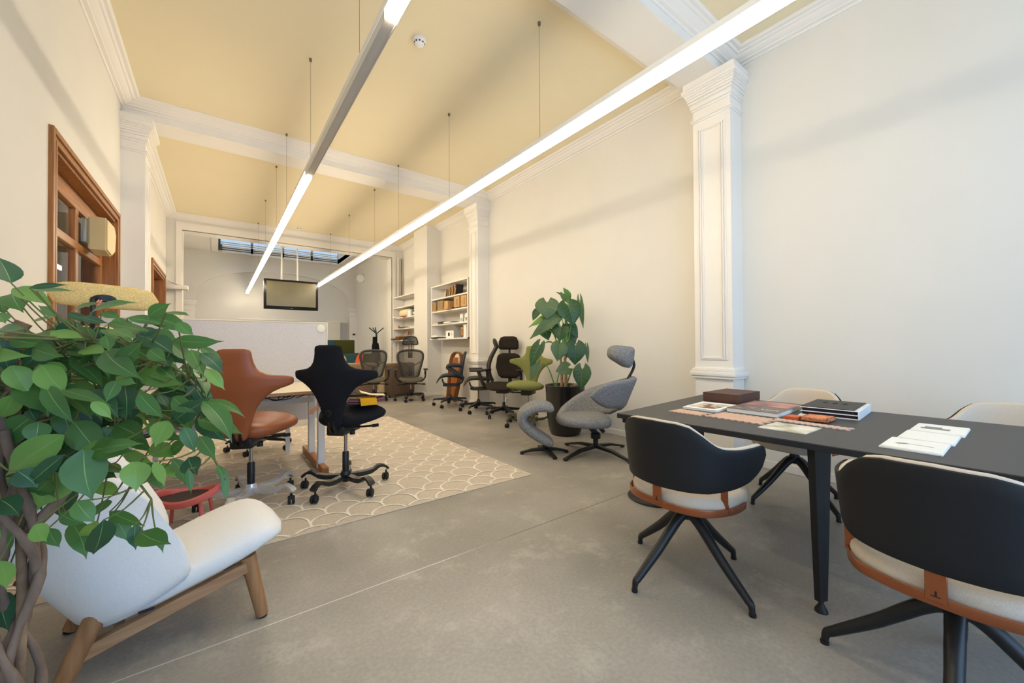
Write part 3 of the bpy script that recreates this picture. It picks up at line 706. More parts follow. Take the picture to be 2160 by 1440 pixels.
# ------------------------------------------------------------------ things on the table
def on_table(name, label, cat, poly, z0, z1, m, group=None, bev=.0015):
    cx = sum(p[0] for p in poly)/len(poly); cy = sum(p[1] for p in poly)/len(poly)
    t = thing(name, label, cat, (cx, cy, z0), 0, group)
    return t, [(x-cx, y-cy) for x, y in poly], z1-z0
def quad(c, u, v, w, h):   # corner, unit direction, width along u, height along v
    return [c, (c[0]+u[0]*w, c[1]+u[1]*w), (c[0]+u[0]*w+v[0]*h, c[1]+u[1]*w+v[1]*h), (c[0]+v[0]*h, c[1]+v[1]*h)]
def rot(a): return (math.cos(a), math.sin(a)), (-math.sin(a), math.cos(a))
BOXC = mat('box_brown', (86, 58, 50), .6, var=.06, scale=60, bump=.06, bscale=300)
t, p, hh = on_table('storage_box', 'flat dark brown lidded box on the far left of the table', 'box', [(2.99, 1.28), (3.37, 1.285), (3.37, 1.53), (2.99, 1.53)], TZ, TZ+.075, BOXC)
b = B(); prism(b, p, 0, .03, bev=.002); obj('tray', b, BOXC, t)
b = B(); prism(b, [(x*1.015, y*1.02) for x, y in p], .012, hh, bev=.002); obj('lid', b, BOXC, t)
def pic(parent, x0, x1, y0, y1, z, m, name='cover_picture'):
    b = B(); box(b, x0, x1, y0, y1, z, z+.0008); return obj(name, b, m, parent)
def blotch(name, cols, scale=9):
    m = bpy.data.materials.new(name); m.use_nodes = True; nt = m.node_tree; N = nt.nodes; L = nt.links
    tc = N.new('ShaderNodeTexCoord'); nz = N.new('ShaderNodeTexNoise'); nz.inputs['Scale'].default_value = scale; nz.inputs['Detail'].default_value = 5
    L.new(tc.outputs['Object'], nz.inputs['Vector']); r = N.new('ShaderNodeValToRGB'); r.color_ramp.interpolation = 'LINEAR'
    e = r.color_ramp.elements; e[0].position = .36; e[0].color = lin(cols[0]); e[1].position = .66; e[1].color = lin(cols[-1])
    for i, c in enumerate(cols[1:-1]): q = e.new(.36+.3*(i+1)/(len(cols)-1)); q.color = lin(c)
    L.new(nz.outputs[0], r.inputs[0]); L.new(r.outputs[0], N['Principled BSDF'].inputs['Base Color']); N['Principled BSDF'].inputs['Roughness'].default_value = .35
    return m
def book(name, label, cat, poly, th, cover, back=PAPER, z0=TZ):
    t, p, h_ = on_table(name, label, cat, poly, z0, z0+th, PAPER)
    b = B(); prism(b, [(x*.99, y*.99) for x, y in p], .0015, th-.0015); obj('pages', b, PAPER, t)
    b = B(); prism(b, p, 0, .0015); prism(b, p, th-.0015, th); obj('cover', b, cover, t)
    return t, p
PH1 = blotch('print_landscape', [(64, 50, 40), (150, 112, 70), (224, 214, 196), (150, 170, 186)], 14)
PH2 = blotch('print_rosy', [(92, 66, 60), (150, 100, 88), (196, 132, 118)], 7)
PH3 = blotch('print_brown', [(58, 46, 44), (104, 84, 78), (150, 122, 104)], 16)
t, p = book('magazine', 'white magazine with a landscape photo on its cover, left of the brown box corner', 'magazine', [(2.565, 1.46), (2.58, 1.235), (2.935, 1.265), (2.92, 1.5)], .012, PAPER)
pic(t, -.13, .10, -.09, .085, .012, PH1)
t, p = book('catalogue', 'thick magazine with a rosy brown photographic cover in front of the brown box', 'magazine', [(2.67, 1.215), (2.665, .915), (3.17, .945), (3.175, 1.24)], .026, mat('cover_taupe', (108, 90, 84), .35, var=.06))
pic(t, -.02, .235, -.13, .13, .026, PH2); pic(t, -.235, -.06, .0, .14, .026, PH3)
text_mesh('cover_title', 'LINA', .045, mat('print_white', (232, 226, 218), .5), t, (-.17, -.085, .0262), (0, 0, math.radians(-88)))
# leather samples with scalloped edges
HIDE = mat('tan_hide', (204, 168, 146), .6, var=.08, scale=12, bump=.1, bscale=200)
HIDE2 = mat('pale_hide', (200, 172, 158), .6, var=.06, scale=12, bump=.08, bscale=200)
def hide(label, cx, cy, w, h, m, tooth=.03):
    pts = []; nx = max(2, round(w/tooth)); ny = max(2, round(h/tooth))
    for i in range(nx): pts += [(-w/2+w*i/nx, -h/2), (-w/2+w*(i+.5)/nx, -h/2+tooth*.45*(1 if i % 2 else -1))]
    for i in range(ny): pts += [(w/2, -h/2+h*i/ny), (w/2-tooth*.5, -h/2+h*(i+.5)/ny)]
    for i in range(nx): pts += [(w/2-w*i/nx, h/2), (w/2-w*(i+.5)/nx, h/2+tooth*.5)]
    for i in range(ny): pts += [(-w/2, h/2-h*i/ny), (-w/2+tooth*.5, h/2-h*(i+.5)/ny)]
    b = B(); prism(b, pts, 0, .005); o = obj('leather_sample', b, m, None, loc=(cx, cy, TZ+.0003), rot=(0, 0, math.radians(-3)))
    tag(o, label, 'leather sample', 'leather samples on the table')
hide('small tan leather sample with jagged edges, nearest the left table end', 2.435, 1.335, .14, .2, HIDE)
hide('large tan leather sample with a scalloped edge in front of the photographic catalogue', 2.485, 1.045, .24, .30, HIDE, .04)
hide('long pale leather strip with jagged ends beside the foam sample', 2.585, .735, .085, .335, HIDE2, .028)
t, p = book('brochure', 'cream brochure with a pale photograph on the near edge of the table', 'brochure', [(2.273, .878), (2.274, .668), (2.50, .662), (2.50, .87)], .004, blotch('print_pale', [(150, 142, 112), (214, 208, 186), (236, 232, 220)], 8))
b = B(); prism(b, [(2.645, .885), (2.645, .815), (2.735, .812), (2.735, .88)], TZ, TZ+.02, bev=.002); tag(obj('tile_sample', b, mat('orange_tile', (196, 92, 44), .5, var=.05)), 'small bright orange tile sample on the table', 'sample')
b = B(); prism(b, [(2.745, .85), (2.745, .785), (2.865, .79), (2.865, .87)], TZ, TZ+.012, bev=.002); tag(obj('tile_sample', b, mat('white_tile', (216, 212, 206), .4, var=.02)), 'small white tile sample right behind the orange one', 'sample')
b = B(); box(b, -.075, .075, -.062, .062, 0, .022, .006, 3)
bmesh.ops.subdivide_edges(b, edges=b.edges[:], cuts=3, use_grid_fill=True)
for v in b.verts:
    if v.co.z > .004: v.co += Vector((random.uniform(-1, 1), random.uniform(-1, 1), random.uniform(-1, 1)))*.0032
tag(obj('foam_sample', b, mat('foam_orange', (214, 138, 96), .95, var=.25, scale=90, bump=.8, bscale=220), None, 180, loc=(2.742, .745, TZ+.003)), 'rough orange foam sample on the table', 'sample')
t, p, hh = on_table('ring_binder', 'white sample binder with a black cover and three square cut-outs', 'binder', [(2.87, .865), (2.91, .60), (3.35, .63), (3.33, .93)], TZ, TZ+.052, PAPER)
bx0 = (-.24, .24, -.15, .125)
b = B()
for z in (0, .023, .047): box(b, -.2, .235, -.135, .14, z, z+.005, .001, 1)
box(b, -.2, .235, -.142, -.135, 0, .052, .002, 1); obj('binder_board', b, mat('board_white', (230, 230, 232), .4, var=.01), t)
b = B(); box(b, -.195, .23, -.12, .135, .053, .056); obj('cover', b, mat('binder_black', (52, 50, 48), .55), t)
b = B()
for k in range(3): box(b, .04, .09, -.04+k*.05-.012, -.04+k*.05+.012, .0561, .0566)
obj('cut_out', b, mat('slot_dark', (12, 11, 11), .8), t)
b = B()
for z in (.006, .029): box(b, -.185, .225, -.13, .13, z, z+.014)
obj('sample_pages', b, mat('page_maroon', (52, 34, 36), .8), t)
for ch in t.children: ch.rotation_euler = (0, 0, math.radians(4))
t = thing('booklet', 'open white booklet with small pictures on the right half of the table', 'booklet', (2.5, .3, TZ))
b = B()
for x0, x1, y0, y1 in ((-.255, -.01, -.085, .1), (0, .245, -.095, .085), (.262, .53, -.105, .08)):
    box(b, x0, x1, y0, y1, 0, .007, .001, 1); box(b, x0+.006, x1-.004, y0+.001, y1-.004, .007, .011, .0015, 1)
obj('pages', b, PAPER, t)
GRY = mat('print_grey', (128, 128, 126), .6, var=.2, scale=60)
b = B(); box(b, .35, .395, -.05, .05, .011, .0116); box(b, .395, .43, -.02, .04, .011, .0116); bar(b, [(-.16, .06, .0114), (-.14, .03, .0114)], .02, .0006); bar(b, [(-.14, .03, .0114), (-.15, -.05, .0114)], .004, .0006)
obj('drawing', b, GRY, t)
# pedestal stool under the left end of the table
t = thing('pedestal_stool', 'black stool on a round disc foot standing under the left end of the table', 'stool', (2.745, 1.80, 0))
b = B(); lathe(b, [(.2, 0), (.205, .008), (.2, .016), (.05, .024), (.03, .03)], 40); obj('disc_foot', b, BPM, t)
b = B(); lathe(b, [(.03, .02), (.03, .4)], 18); obj('column', b, BPM, t)
b = B(); lathe(b, [(.12, .4), (.16, .41), (.165, .44), (.15, .455)], 32); obj('seat', b, FAB_BLK, t)
# ------------------------------------------------------------------ desk with felt screen
DZ = .80
t = thing('desk', 'white topped desk with oak edge and white posts on oak skids behind the saddle chairs', 'desk', (.1, 4.45, .0095))
b = B(); box(b, -.95, .905, -.53, .55, DZ-.034, DZ-.008, .002, 1)
obj('desk_top', b, [mat('desk_white', (226, 212, 186), .45, var=.02)], t)
b = B(); box(b, -.951, .906, -.542, -.53, DZ-.036, DZ-.0085, .002, 1); box(b, .9, .917, -.54, .55, DZ-.036, DZ-.0085, .002, 1); obj('oak_edge', b, OAK, t)
PST = mat('post_white', (222, 222, 222), .4, var=.01)
for x in (.687, -.72):
    for y in (-.335, .15):
        b = B(); box(b, x-.03, x+.03, y-.03, y+.03, .075, .72, .004, 1); obj('post', b, PST, t)
    b = B(); box(b, x-.03, x+.03, -.53, .51, 0, .078, .004, 1); obj('skid', b, OAK if False else wood('oak_skid', (172, 116, 62), (146, 92, 46), 'y', .5), t)
    b = B(); box(b, x-.028, x+.028, -.45, .45, .7, DZ-.036); box(b, x-.034, x-.03, -.36, -.3, .03, .12); obj('bracket', b, PST, t)
b = B(); box(b, -.72, .69, .02, .09, .69, DZ-.036); box(b, -.68, .66, -.12, .1, .64, .655); box(b, -.68, .66, -.125, -.115, .64, .69); obj('cable_tray', b, mat('tray_grey', (196, 194, 188), .45), t)
b = B()
for k in range(3):
    x = .34+.085*k; P = [(x+(.06+.012*k)*math.cos(a), -.14+.012*k, .722+.03*math.sin(a+.4*k)-.01) for a in [2*PI*i/18 for i in range(19)]]
    tube(b, P, .004, 6)
tube(b, smooth_pts([(.2, -.13, .73), (.35, -.16, .69), (.5, -.14, .74), (.62, -.12, .73)], 5), .004, 6)
obj('cables', b, BP, t)
t = thing('desk_screen', 'light grey felt desk screen with cream edging standing behind the desk', 'screen', (.12, 5.03, .0095))
b = B(); box(b, -.98, .895, -.02, .02, .36, 1.462, .006); obj('felt_panel', b, FELT, t)
b = B(); box(b, -.98, .91, -.021, .021, 1.462, 1.474, .003, 1); box(b, .896, .91, -.021, .021, .36, 1.464, .003, 1); obj('edging', b, mat('edging_cream', (236, 224, 200), .5), t)
b = B(); lathe(b, [(.042, 0), (.044, .006), (.036, .01)], 28); xform(b, TR(.838, -.02, 1.405) @ RX(PI/2)); obj('round_cap', b, mat('cap_cream', (244, 236, 212), .4), t)
b = B()
for x in (-.6, .5): box(b, x-.02, x+.02, -.018, .018, .0, .37)
obj('support', b, PST, t)
# ------------------------------------------------------------------ rug with raised arches
t = thing('rug', 'large beige rug with a raised pale pattern of overlapping arches', 'rug', (0, 0, 0))
X0, X1, Y0, Y1 = -.88, 2.33, 2.805, 6.62
b = B(); box(b, X0, X1, Y0, Y1, 0, .006, .002, 1)
obj('pile', b, mat('rug_pile', (204, 192, 175), 1., rgb2=(186, 173, 157), scale=90, bump=.35, bscale=260, spec=.05), t)
b = B(); PW = .25; RR = PW/2; rnd = random.Random(5)
def strip(pts, w=.0085):
    L_ = []; zz_ = .0086+rnd.uniform(0, .0008)
    for i, (x, y) in enumerate(pts):
        a, c = pts[max(i-1, 0)], pts[min(i+1, len(pts)-1)]; tx, ty = c[0]-a[0], c[1]-a[1]; q = math.hypot(tx, ty) or 1
        L_.append((b.verts.new((x-ty/q*w, y+tx/q*w, zz_)), b.verts.new((x+ty/q*w, y-tx/q*w, zz_))))
    for (p, q), (r, s) in zip(L_, L_[1:]):
        if (r.co-p.co).length < .0015: continue
        b.faces.new((p, r, s, q) if (r.co-p.co).cross(q.co-p.co).z > 0 else (p, q, s, r))
# rows of arches, each row shifted half an arch; an arch shows only above the nearer rows
tops = {}
ncol = int((X1-X0)/RR)+2
def arc(cx, cy, x): d = RR**2-(x-cx)**2; return cy+math.sqrt(d) if d > 0 else None
rows = []
y = Y0-.18; r = 0
while y < Y1+.1:
    st = rnd.choice((.10, .16, .16, .22)); rows.append((y, r % 2)); y += st; r += 1
jit = {}
for k, (cy, odd) in enumerate(rows):
    c = 0
    while True:
        cx = X0+c*PW+(RR if odd else 0); c += 1
        if cx-RR > X1: break
        key = (k, c); j = rnd.uniform(-.035, .045); jit[(k, round(cx, 4))] = cy+j
for (k, cx), cy in jit.items():
    near = [(x2, y2) for (k2, x2), y2 in jit.items() if k-3 <= k2 < k and abs(x2-cx) < PW*1.01]
    pts = [(cx-RR*math.cos(PI*i/20), cy+RR*math.sin(PI*i/20)) for i in range(21)]
    side = []
    for s in (-1, 1):
        low = max([y2+(math.sqrt(max(0, RR**2-(cx+s*RR*.98-x2)**2)) if abs(cx+s*RR*.98-x2) < RR else -9) for x2, y2 in near] or [cy-.1])
        if low < cy: side.append([(cx+s*RR, cy-(cy-max(low, cy-.3))*i/4) for i in range(5)])
    for seg in [pts]+side:
        cur = []
        for x, yy in seg:
            ok = X0+.01 < x < X1-.01 and Y0+.01 < yy < Y1-.01
            if seg is pts:
                for x2, y2 in near:
                    a = arc(x2, y2, x)
                    if a is not None and yy < a: ok = False
            if ok: cur.append((x, yy))
            else:
                if len(cur) > 1: strip(cur)
                cur = []
        if len(cur) > 1: strip(cur)
obj('arch_pattern', b, mat('rug_line', (230, 221, 206), 1., var=.05, scale=120, spec=.05), t, ang=-1, normals=False)
# ------------------------------------------------------------------ low black swivel chair beyond the desk
t = thing('task_chair', 'low black office chair beyond the desk, only its five-star base showing behind the tan chair', 'chair', (.40, 5.42, .0095), PI)
star_base(t, .33, BP, .5, 5, .14, (.1, .44), .2)
b = B(); cushion(b, rrect(.46, .44, .12, 5), .45, .52, .03, 7); obj('seat', b, FAB_BLK, t, 70)
b = B(); flatloft(b, [((0, -.22-.02*i, .6+.05*i), (1, 0, 0), (0, 1, 0), .2-.01*abs(i-3), .025, .8) for i in range(7)], 6); bar(b, [(0, -.1, .43), (0, -.24, .45), (0, -.27, .62)], .05, .02); obj('backrest', b, FAB_BLK, t, 70)
# ------------------------------------------------------------------ white lounge chair
t = thing('lounge_chair', 'white felt lounge chair on an oak frame in the left foreground', 'armchair', (-.02, 2.285, 0), .12)
def SM(): return None
# seat pad, rising to the front
b = B(); rows = []
for i in range(25):
    u = i/24; x = -.40+.655*u
    w = lerpt([(0, .16), (.08, .215), (.3, .255), (.6, .268), (.8, .262), (.9, .235), (.96, .19), (1, .10)], u)
    zc = .195+.205*u-.05*max(0, (u-.8)/.2)**2; th = lerpt([(0, .03), (.1, .065), (.7, .075), (.9, .06), (.97, .038), (1, .012)], u)
    rows.append(((x, 0, zc), (0, 1, 0), (-.3, 0, .95), w, th, -.25*u))
flatloft(b, rows, 9, pw=2.7); st = obj('seat', b, WHITE_F, t, 80)
b = B(); box(b, -.25, -.205, -.262, -.252, .215, .22); obj('care_tag', b, mat('tag_navy', (24, 28, 48), .6), st)
# wrap-around back: plan curve on the seat, leaning back
SH = Matrix(((1, 0, -.52, .13), (0, 1, 0, 0), (.50, 0, 1, .045), (0, 0, 0, 1)))
path = shell_path([(-.045, -.262), (-.13, -.277), (-.22, -.264), (-.295, -.20), (-.335, -.1), (-.345, 0), (-.335, .1), (-.295, .20), (-.22, .264), (-.14, .277), (-.085, .262)], 60)
def lz(u):
    s = abs(2*u-1)
    zt = lerpt([(0, .87), (.3, .85), (.55, .82), (.75, .785), (.86, .76), (.93, .74), (.97, .712), (1, .65)], s)
    zb = lerpt([(0, .30), (.5, .305), (.8, .30), (.9, .30), (.94, .312), (.975, .345), (1, .40)], s); return zb, zt
b = B(); wrap(b, [(x, y)+lz(u) for x, y, u in path], .075, .06, .25, 0, 8, SH); bk = obj('backrest', b, WHITE_F, t, 80)
b = B(); P = []
for x, y, u in path[:22]: 
    zb, zt = lz(u)
edge = [(x, y)+lz(u) for x, y, u in path]
def rim(seq): return [SH @ Vector((x, y*1.035, z)) for x, y, z in seq]
P = [(x, y, zb) for x, y, zb, zt in edge[26:0:-1]]+[(x, y, zt) for x, y, zb, zt in edge[0:30]]
tube(b, rim(P), .0035, 6); obj('piping', b, mat('piping_grey', (196, 198, 206), .9), bk)
# oak frame
b = B()
for s in (-1, 1): bar(b, [(-.405, s*.225, .125), (.10, s*.225, .247)], .034, .045)
for x, z in ((-.30, .15), (.04, .23)): bar(b, [(x, -.225, z), (x, .225, z)], .03, .04)
obj('frame', b, OAK, t)
for s in (-1, 1):
    b = B(); tube(b, [(.098, s*.215, .285), (.152, s*.225, .01)], [.031, .024], 16); l = obj('leg', b, OAKZ, t)
    b = B(); tube(b, [(.1518, s*.225, .01), (.153, s*.225, 0)], .019, 12); obj('glide', b, BP, l)
    b = B(); tube(b, [(-.335, s*.225, .30), (-.455, s*.232, .01)], [.034, .027], 16); l = obj('leg', b, OAKZ, t)
    b = B(); tube(b, [(-.4552, s*.232, .01), (-.457, s*.232, 0)], .022, 12); obj('glide', b, BP, l)
# coral rimmed mesh stool behind it
CORAL = mat('coral_plastic', (206, 92, 76), .45, rgb2=(204, 110, 108), scale=5)
t = thing('mesh_stool', 'coral rimmed stool with a grey mesh seat, mostly hidden behind the white lounge chair', 'stool', (-.17, 3.40, .0100), -.3)
b = B(); P = []
for k in range(40):
    a = 2*PI*k/40; P.append((.17*math.cos(a), .13*math.sin(a), .205+.02*math.cos(2*a)))
tube(b, P, .016, 8, flat=1.6, closed=True); obj('rim', b, CORAL, t)
b = B(); loft(b, [[(q*.165*math.cos(2*PI*k/28), q*.125*math.sin(2*PI*k/28), .2-.03*(1-q*q)) for k in range(28)] for q in (1, .66, .33, .05)]); obj('mesh_seat', b, mesh_fabric('stool_mesh', (70, 62, 58), .8), t)
for k in range(4):
    a = PI/4+k*PI/2; b = B(); tube(b, [(.14*math.cos(a), .105*math.sin(a), .2), (.17*math.cos(a), .13*math.sin(a), 0)], .012, 8); obj('leg', b, CORAL, t)
# ------------------------------------------------------------------ grey spiral lounge chair and footstool
GCOL = mat('peel_metal', (34, 33, 32), .4, .2)
def blade_base(t, R, rots, z):
    b = B(); lathe(b, [(.035, z-.02), (.04, z), (.036, z+.02)], 18); obj('hub', b, GCOL, t)
    for a in rots:
        d = Vector((math.sin(a), math.cos(a), 0)); b = B()
        bar(b, [d*.02+Vector((0, 0, z)), d*R*.5+Vector((0, 0, z*.75+.006)), d*R+Vector((0, 0, .016))], [.05, .045, .036], [.034, .026, .016]); box(b, -.016, .016, -.016, .016, 0, .012, M=TR(*(d*(R-.02)))); obj('leg', b, GCOL, t)
t = thing('spiral_lounge_chair', 'grey felt lounge chair with wrapped wing and headrest beside the black plant pot', 'armchair', (3.34, 2.92, 0), 0)
# axes: local +x = forward (photo left), +y = away from the photographer
LOC = TR(0, 0, 0) @ RZ(math.radians(143))
blade_base(t, .475, [math.radians(a) for a in (-89, 1, 91, 181)], .085)
for ch in t.children: ch.rotation_euler = (0, 0, math.radians(0))
b = B(); lathe(b, [(.028, .08), (.028, .19)], 16); lathe(b, [(.05, .17), (.055, .18), (.055, .225), (.04, .235)], 18); bar(b, [LOC @ Vector(p) for p in ((-.02, 0, .2), (.08, 0, .325))], .06, .06); bar(b, [LOC @ Vector(p) for p in ((-.09, 0, .24), (.0, 0, .33))], .045, .04); box(b, -.15, .15, -.09, .09, .318, .335, M=LOC); obj('tilt_column', b, GCOL, t)
b = B()
FLIP = Matrix.Diagonal((1, -1, 1, 1))
ML = LOC @ FLIP
pts = [(.43, .10), (.38, .24), (.22, .33), (.0, .34), (-.13, .24), (-.15, .02), (-.13, -.2), (-.03, -.29), (.14, -.28), (.32, -.2), (.42, -.06)]
P = [(v.x, v.y) for v in smooth_pts([(x, y, 0) for x, y in pts+[pts[0]]], 4)[:-1]]
cushion(b, P, .325, .425, .045, 7, M=ML)
obj('seat', b, GREYF, t, 80)
path = shell_path([(.40, .17), (.28, .31), (.1, .37), (-.08, .34), (-.2, .24), (-.245, .08), (-.235, -.08), (-.19, -.2), (-.10, -.28), (.0, -.30), (.12, -.285)], 60)
smp = []
for x, y, u in path:
    zb = interp([(0, .35), (.35, .36), (.5, .40), (.62, .47), (.72, .525), (.85, .545)], u)+(.135*((u-.85)/.15)**2.2 if u > .85 else 0)
    zt = lerpt([(0, .42), (.12, .50), (.3, .66), (.5, .80), (.62, .855), (.75, .865), (.84, .85)], u)-(.165*((u-.84)/.16)**2.2 if u > .84 else 0)
    smp.append((x, y, zb, zt))
b = B(); wrap(b, smp, .075, -.40, .45, 0, 8, ML); obj('wrapped_back', b, GREYF, t, 80)
b = B(); rings = []
prof = [(v.x, v.z) for v in smooth_pts([(-.15, 0, 1.10), (-.165, 0, 1.16), (-.22, 0, 1.195), (-.32, 0, 1.19), (-.405, 0, 1.165), (-.405, 0, 1.07), (-.385, 0, .98), (-.34, 0, .95), (-.25, 0, 1.0), (-.17, 0, 1.055), (-.15, 0, 1.10)], 4)[:-1]]
for i in range(11):
    u = i/10; y = -.15+.30*u; e = .55+.45*(1-abs(2*u-1)**6)**.5
    if i in (0, 10): e = .30
    rings.append([ML @ Vector((-.29+(x+.29)*e, y*(.96 if i in (0, 10) else 1), 1.08+(z-1.08)*e)) for x, z in prof])
loft(b, rings); hr = obj('headrest', b, GREYF, t, 80)
b = B(); tube(b, [ML @ v for v in smooth_pts([(-.36, .0, .82), (-.42, 0, .93), (-.43, 0, 1.0), (-.39, 0, 1.07), (-.31, 0, 1.08)], 5)], .015, 10); obj('headrest_arm', b, GCOL, t)
t = thing('footstool', 'grey felt footstool curled like a hook on a black star foot', 'footstool', (2.90, 3.28, 0), 0)
blade_base(t, .27, [math.radians(a) for a in (-60, 120, 195, 30)], .05)
b = B(); lathe(b, [(.022, .05), (.022, .13)], 14); obj('column', b, GCOL, t)
b = B(); P = smooth_pts([(-.10, 0, .50), (.02, 0, .53), (.14, 0, .51), (.235, 0, .44), (.235, 0, .35), (.15, 0, .26), (.03, 0, .18), (-.09, 0, .11)], 6)
FR = RZ(math.radians(143)); rows = []
nP = len(P)
for i, p in enumerate(P):
    tg = (P[min(i+1, nP-1)]-P[max(i-1, 0)]).normalized(); nrm = Vector((-tg.z, 0, tg.x))
    u = i/(nP-1); e = (1-abs(2*u-1)**8)**.5
    rows.append((FR @ p, FR @ Vector((0, 1, 0)), FR @ nrm, (.215-.06*u)*(.7+.3*e), .05*e+.006, 0))
flatloft(b, rows, 6, pw=3); obj('pad', b, GREYF, t, 80)
b = B(); pp = [FR @ (p+Vector((0, -.212+.06*i/(nP-1), 0))) for i, p in enumerate(P)]; tube(b, pp[14:], .004, 6); obj('zip', b, BP, t)
# ------------------------------------------------------------------ mesh office chairs
MESH = mesh_fabric('chair_mesh', (74, 68, 58), .72)
CARB = mat('carbon_frame', (58, 54, 48), .45, var=.05)
ARMP = mat('arm_pad', (70, 66, 58), .6, var=.05)
def loop_frame(b, prof, y, r, k=.6, n=44, flat=1.):
    # closed outline of (half width, z) mirrored left-right, curved forward at the sides
    R_ = [(w, z) for w, z in prof]; full = smooth_pts([(w, 0, z) for w, z in R_], 6)
    P = [Vector((v.x, y(v.z)+k*v.x*v.x, v.z)) for v in full]+[Vector((-v.x, y(v.z)+k*v.x*v.x, v.z)) for v in full[::-1][1:-1]]
    tube(b, P, r, 8, closed=True, flat=flat)
    return full
def membrane(b, full, y, k):
    N = 26; zs = [full[0].z+(full[-1].z-full[0].z)*(i+.5)/N for i in range(N)]; rg = []
    for z in zs:
        w = 0
        for a, c in zip(full, full[1:]):
            lo, hi = sorted((a.z, c.z))
            if lo <= z <= hi and hi > lo: w = max(w, a.x+(c.x-a.x)*(z-a.z)/(c.z-a.z))
        rg.append([(w*q, y(z)+k*(w*q)**2, z) for q in [-1+2*j/12 for j in range(13)]])
    loft(b, rg, False, False)
def mesh_chair(label, loc, az, head=False):
    t = thing('mesh_office_chair', label, 'chair', loc, -az, 'mesh office chairs in front of the sofas')
    star_base(t, .33, BP, .35, 5, .15, (.1, .4), .24)
    b = B(); box(b, -.13, .13, -.14, .12, .36, .43, .02); tube(b, [(.1, .04, .37), (.27, .06, .36)], .012, 8); tube(b, [(-.1, .04, .37), (-.27, .06, .36)], .012, 8)
    for s in (-1, 1): tube(b, [(s*.24, .058, .361), (s*.31, .065, .358)], .018, 10)
    obj('tilt_mechanism', b, BP, t)
    yb = lambda z: -.20-.10*(z-.5)-.10*max(0, .62-z)
    prof = [(.0, .50), (.12, .505), (.175, .55), (.205, .66), (.245, .80), (.275, .93), (.27, 1.03), (.21, 1.085), (.1, 1.105), (0, 1.11)]
    b = B(); full = loop_frame(b, prof, yb, .021, .7, flat=1.2); bk = obj('back_frame', b, CARB, t, 60)
    b = B(); membrane(b, full, yb, .7); obj('back_mesh', b, MESH, bk, 180)
    b = B(); bar(b, smooth_pts([(0, -.12, .42), (0, -.3, .45), (0, -.29, .6), (0, -.27, .74)], 4), [.06]*4+[.08]*9, .03); lathe(b, [(.05, 0), (.052, .02), (.03, .03)], 16); 
    for s in (-1, 1): bar(b, smooth_pts([(0, -.285, .72), (s*.1, -.275, .77), (s*.22, -.21, .84)], 4), .028, .018); bar(b, smooth_pts([(0, -.27, .7), (s*.05, -.25, .62), (s*.08, -.24, .56)], 3), .03, .02)
    obj('lumbar_support', b, BP, t)
    b = B(); rows = []
    for i in range(15):
        u = i/14; y = -.21+.47*u; rows.append(((0, y, .475-.045*max(0, (u-.75)/.25)**2), (1, 0, 0), (0, 0, 1), lerpt([(0, .16), (.15, .22), (.6, .255), (.9, .25), (1, .2)], u), .018, .5))
    flatloft(b, rows, 7, pw=3); obj('seat', b, mat('seat_mesh_grey', (84, 78, 66), .8, var=.12, scale=120), t, 70)
    for s in (-1, 1):
        b = B(); tube(b, smooth_pts([(s*.1, -.06, .4), (s*.25, -.06, .43), (s*.32, -.08, .52), (s*.32, -.08, .66)], 5), .018, 8); box(b, s*.32-.022, s*.32+.022, -.11, -.05, .56, .64, .008)
        a = obj('armrest', b, BP, t)
        b = B(); cushion(b, rrect(.09, .24, .042, 5, s*.32, .0), .665, .70, .012, 7); obj('arm_pad', b, ARMP, a, 70)
    if head:
        yh = lambda z: -.25-.02*(z-1.2)
        b = B(); f2 = loop_frame(b, [(0, 1.24), (.12, 1.235), (.165, 1.25), (.155, 1.33), (.12, 1.40), (.06, 1.415), (0, 1.418)], yh, .013, .9); h_ = obj('headrest_frame', b, BP, t, 60)
        b = B(); membrane(b, f2, yh, .9); obj('headrest_mesh', b, mesh_fabric('head_mesh', (48, 44, 40), .85), h_, 180)
        b = B()
        for x in (-.03, .03): tube(b, [(x, -.285, .98), (x, -.28, 1.3)], .007, 6)
        box(b, -.05, .05, -.3, -.275, .93, 1.06, .006); obj('headrest_post', b, BP, t)
    return t
mesh_chair('dark mesh office chair without headrest, between the black saddle chair and its twin', (2.75, 8.79, 0), math.radians(196))
mesh_chair('dark mesh office chair with a mesh headrest, in front of the right sofa', (3.40, 8.27, 0), math.radians(200), True)
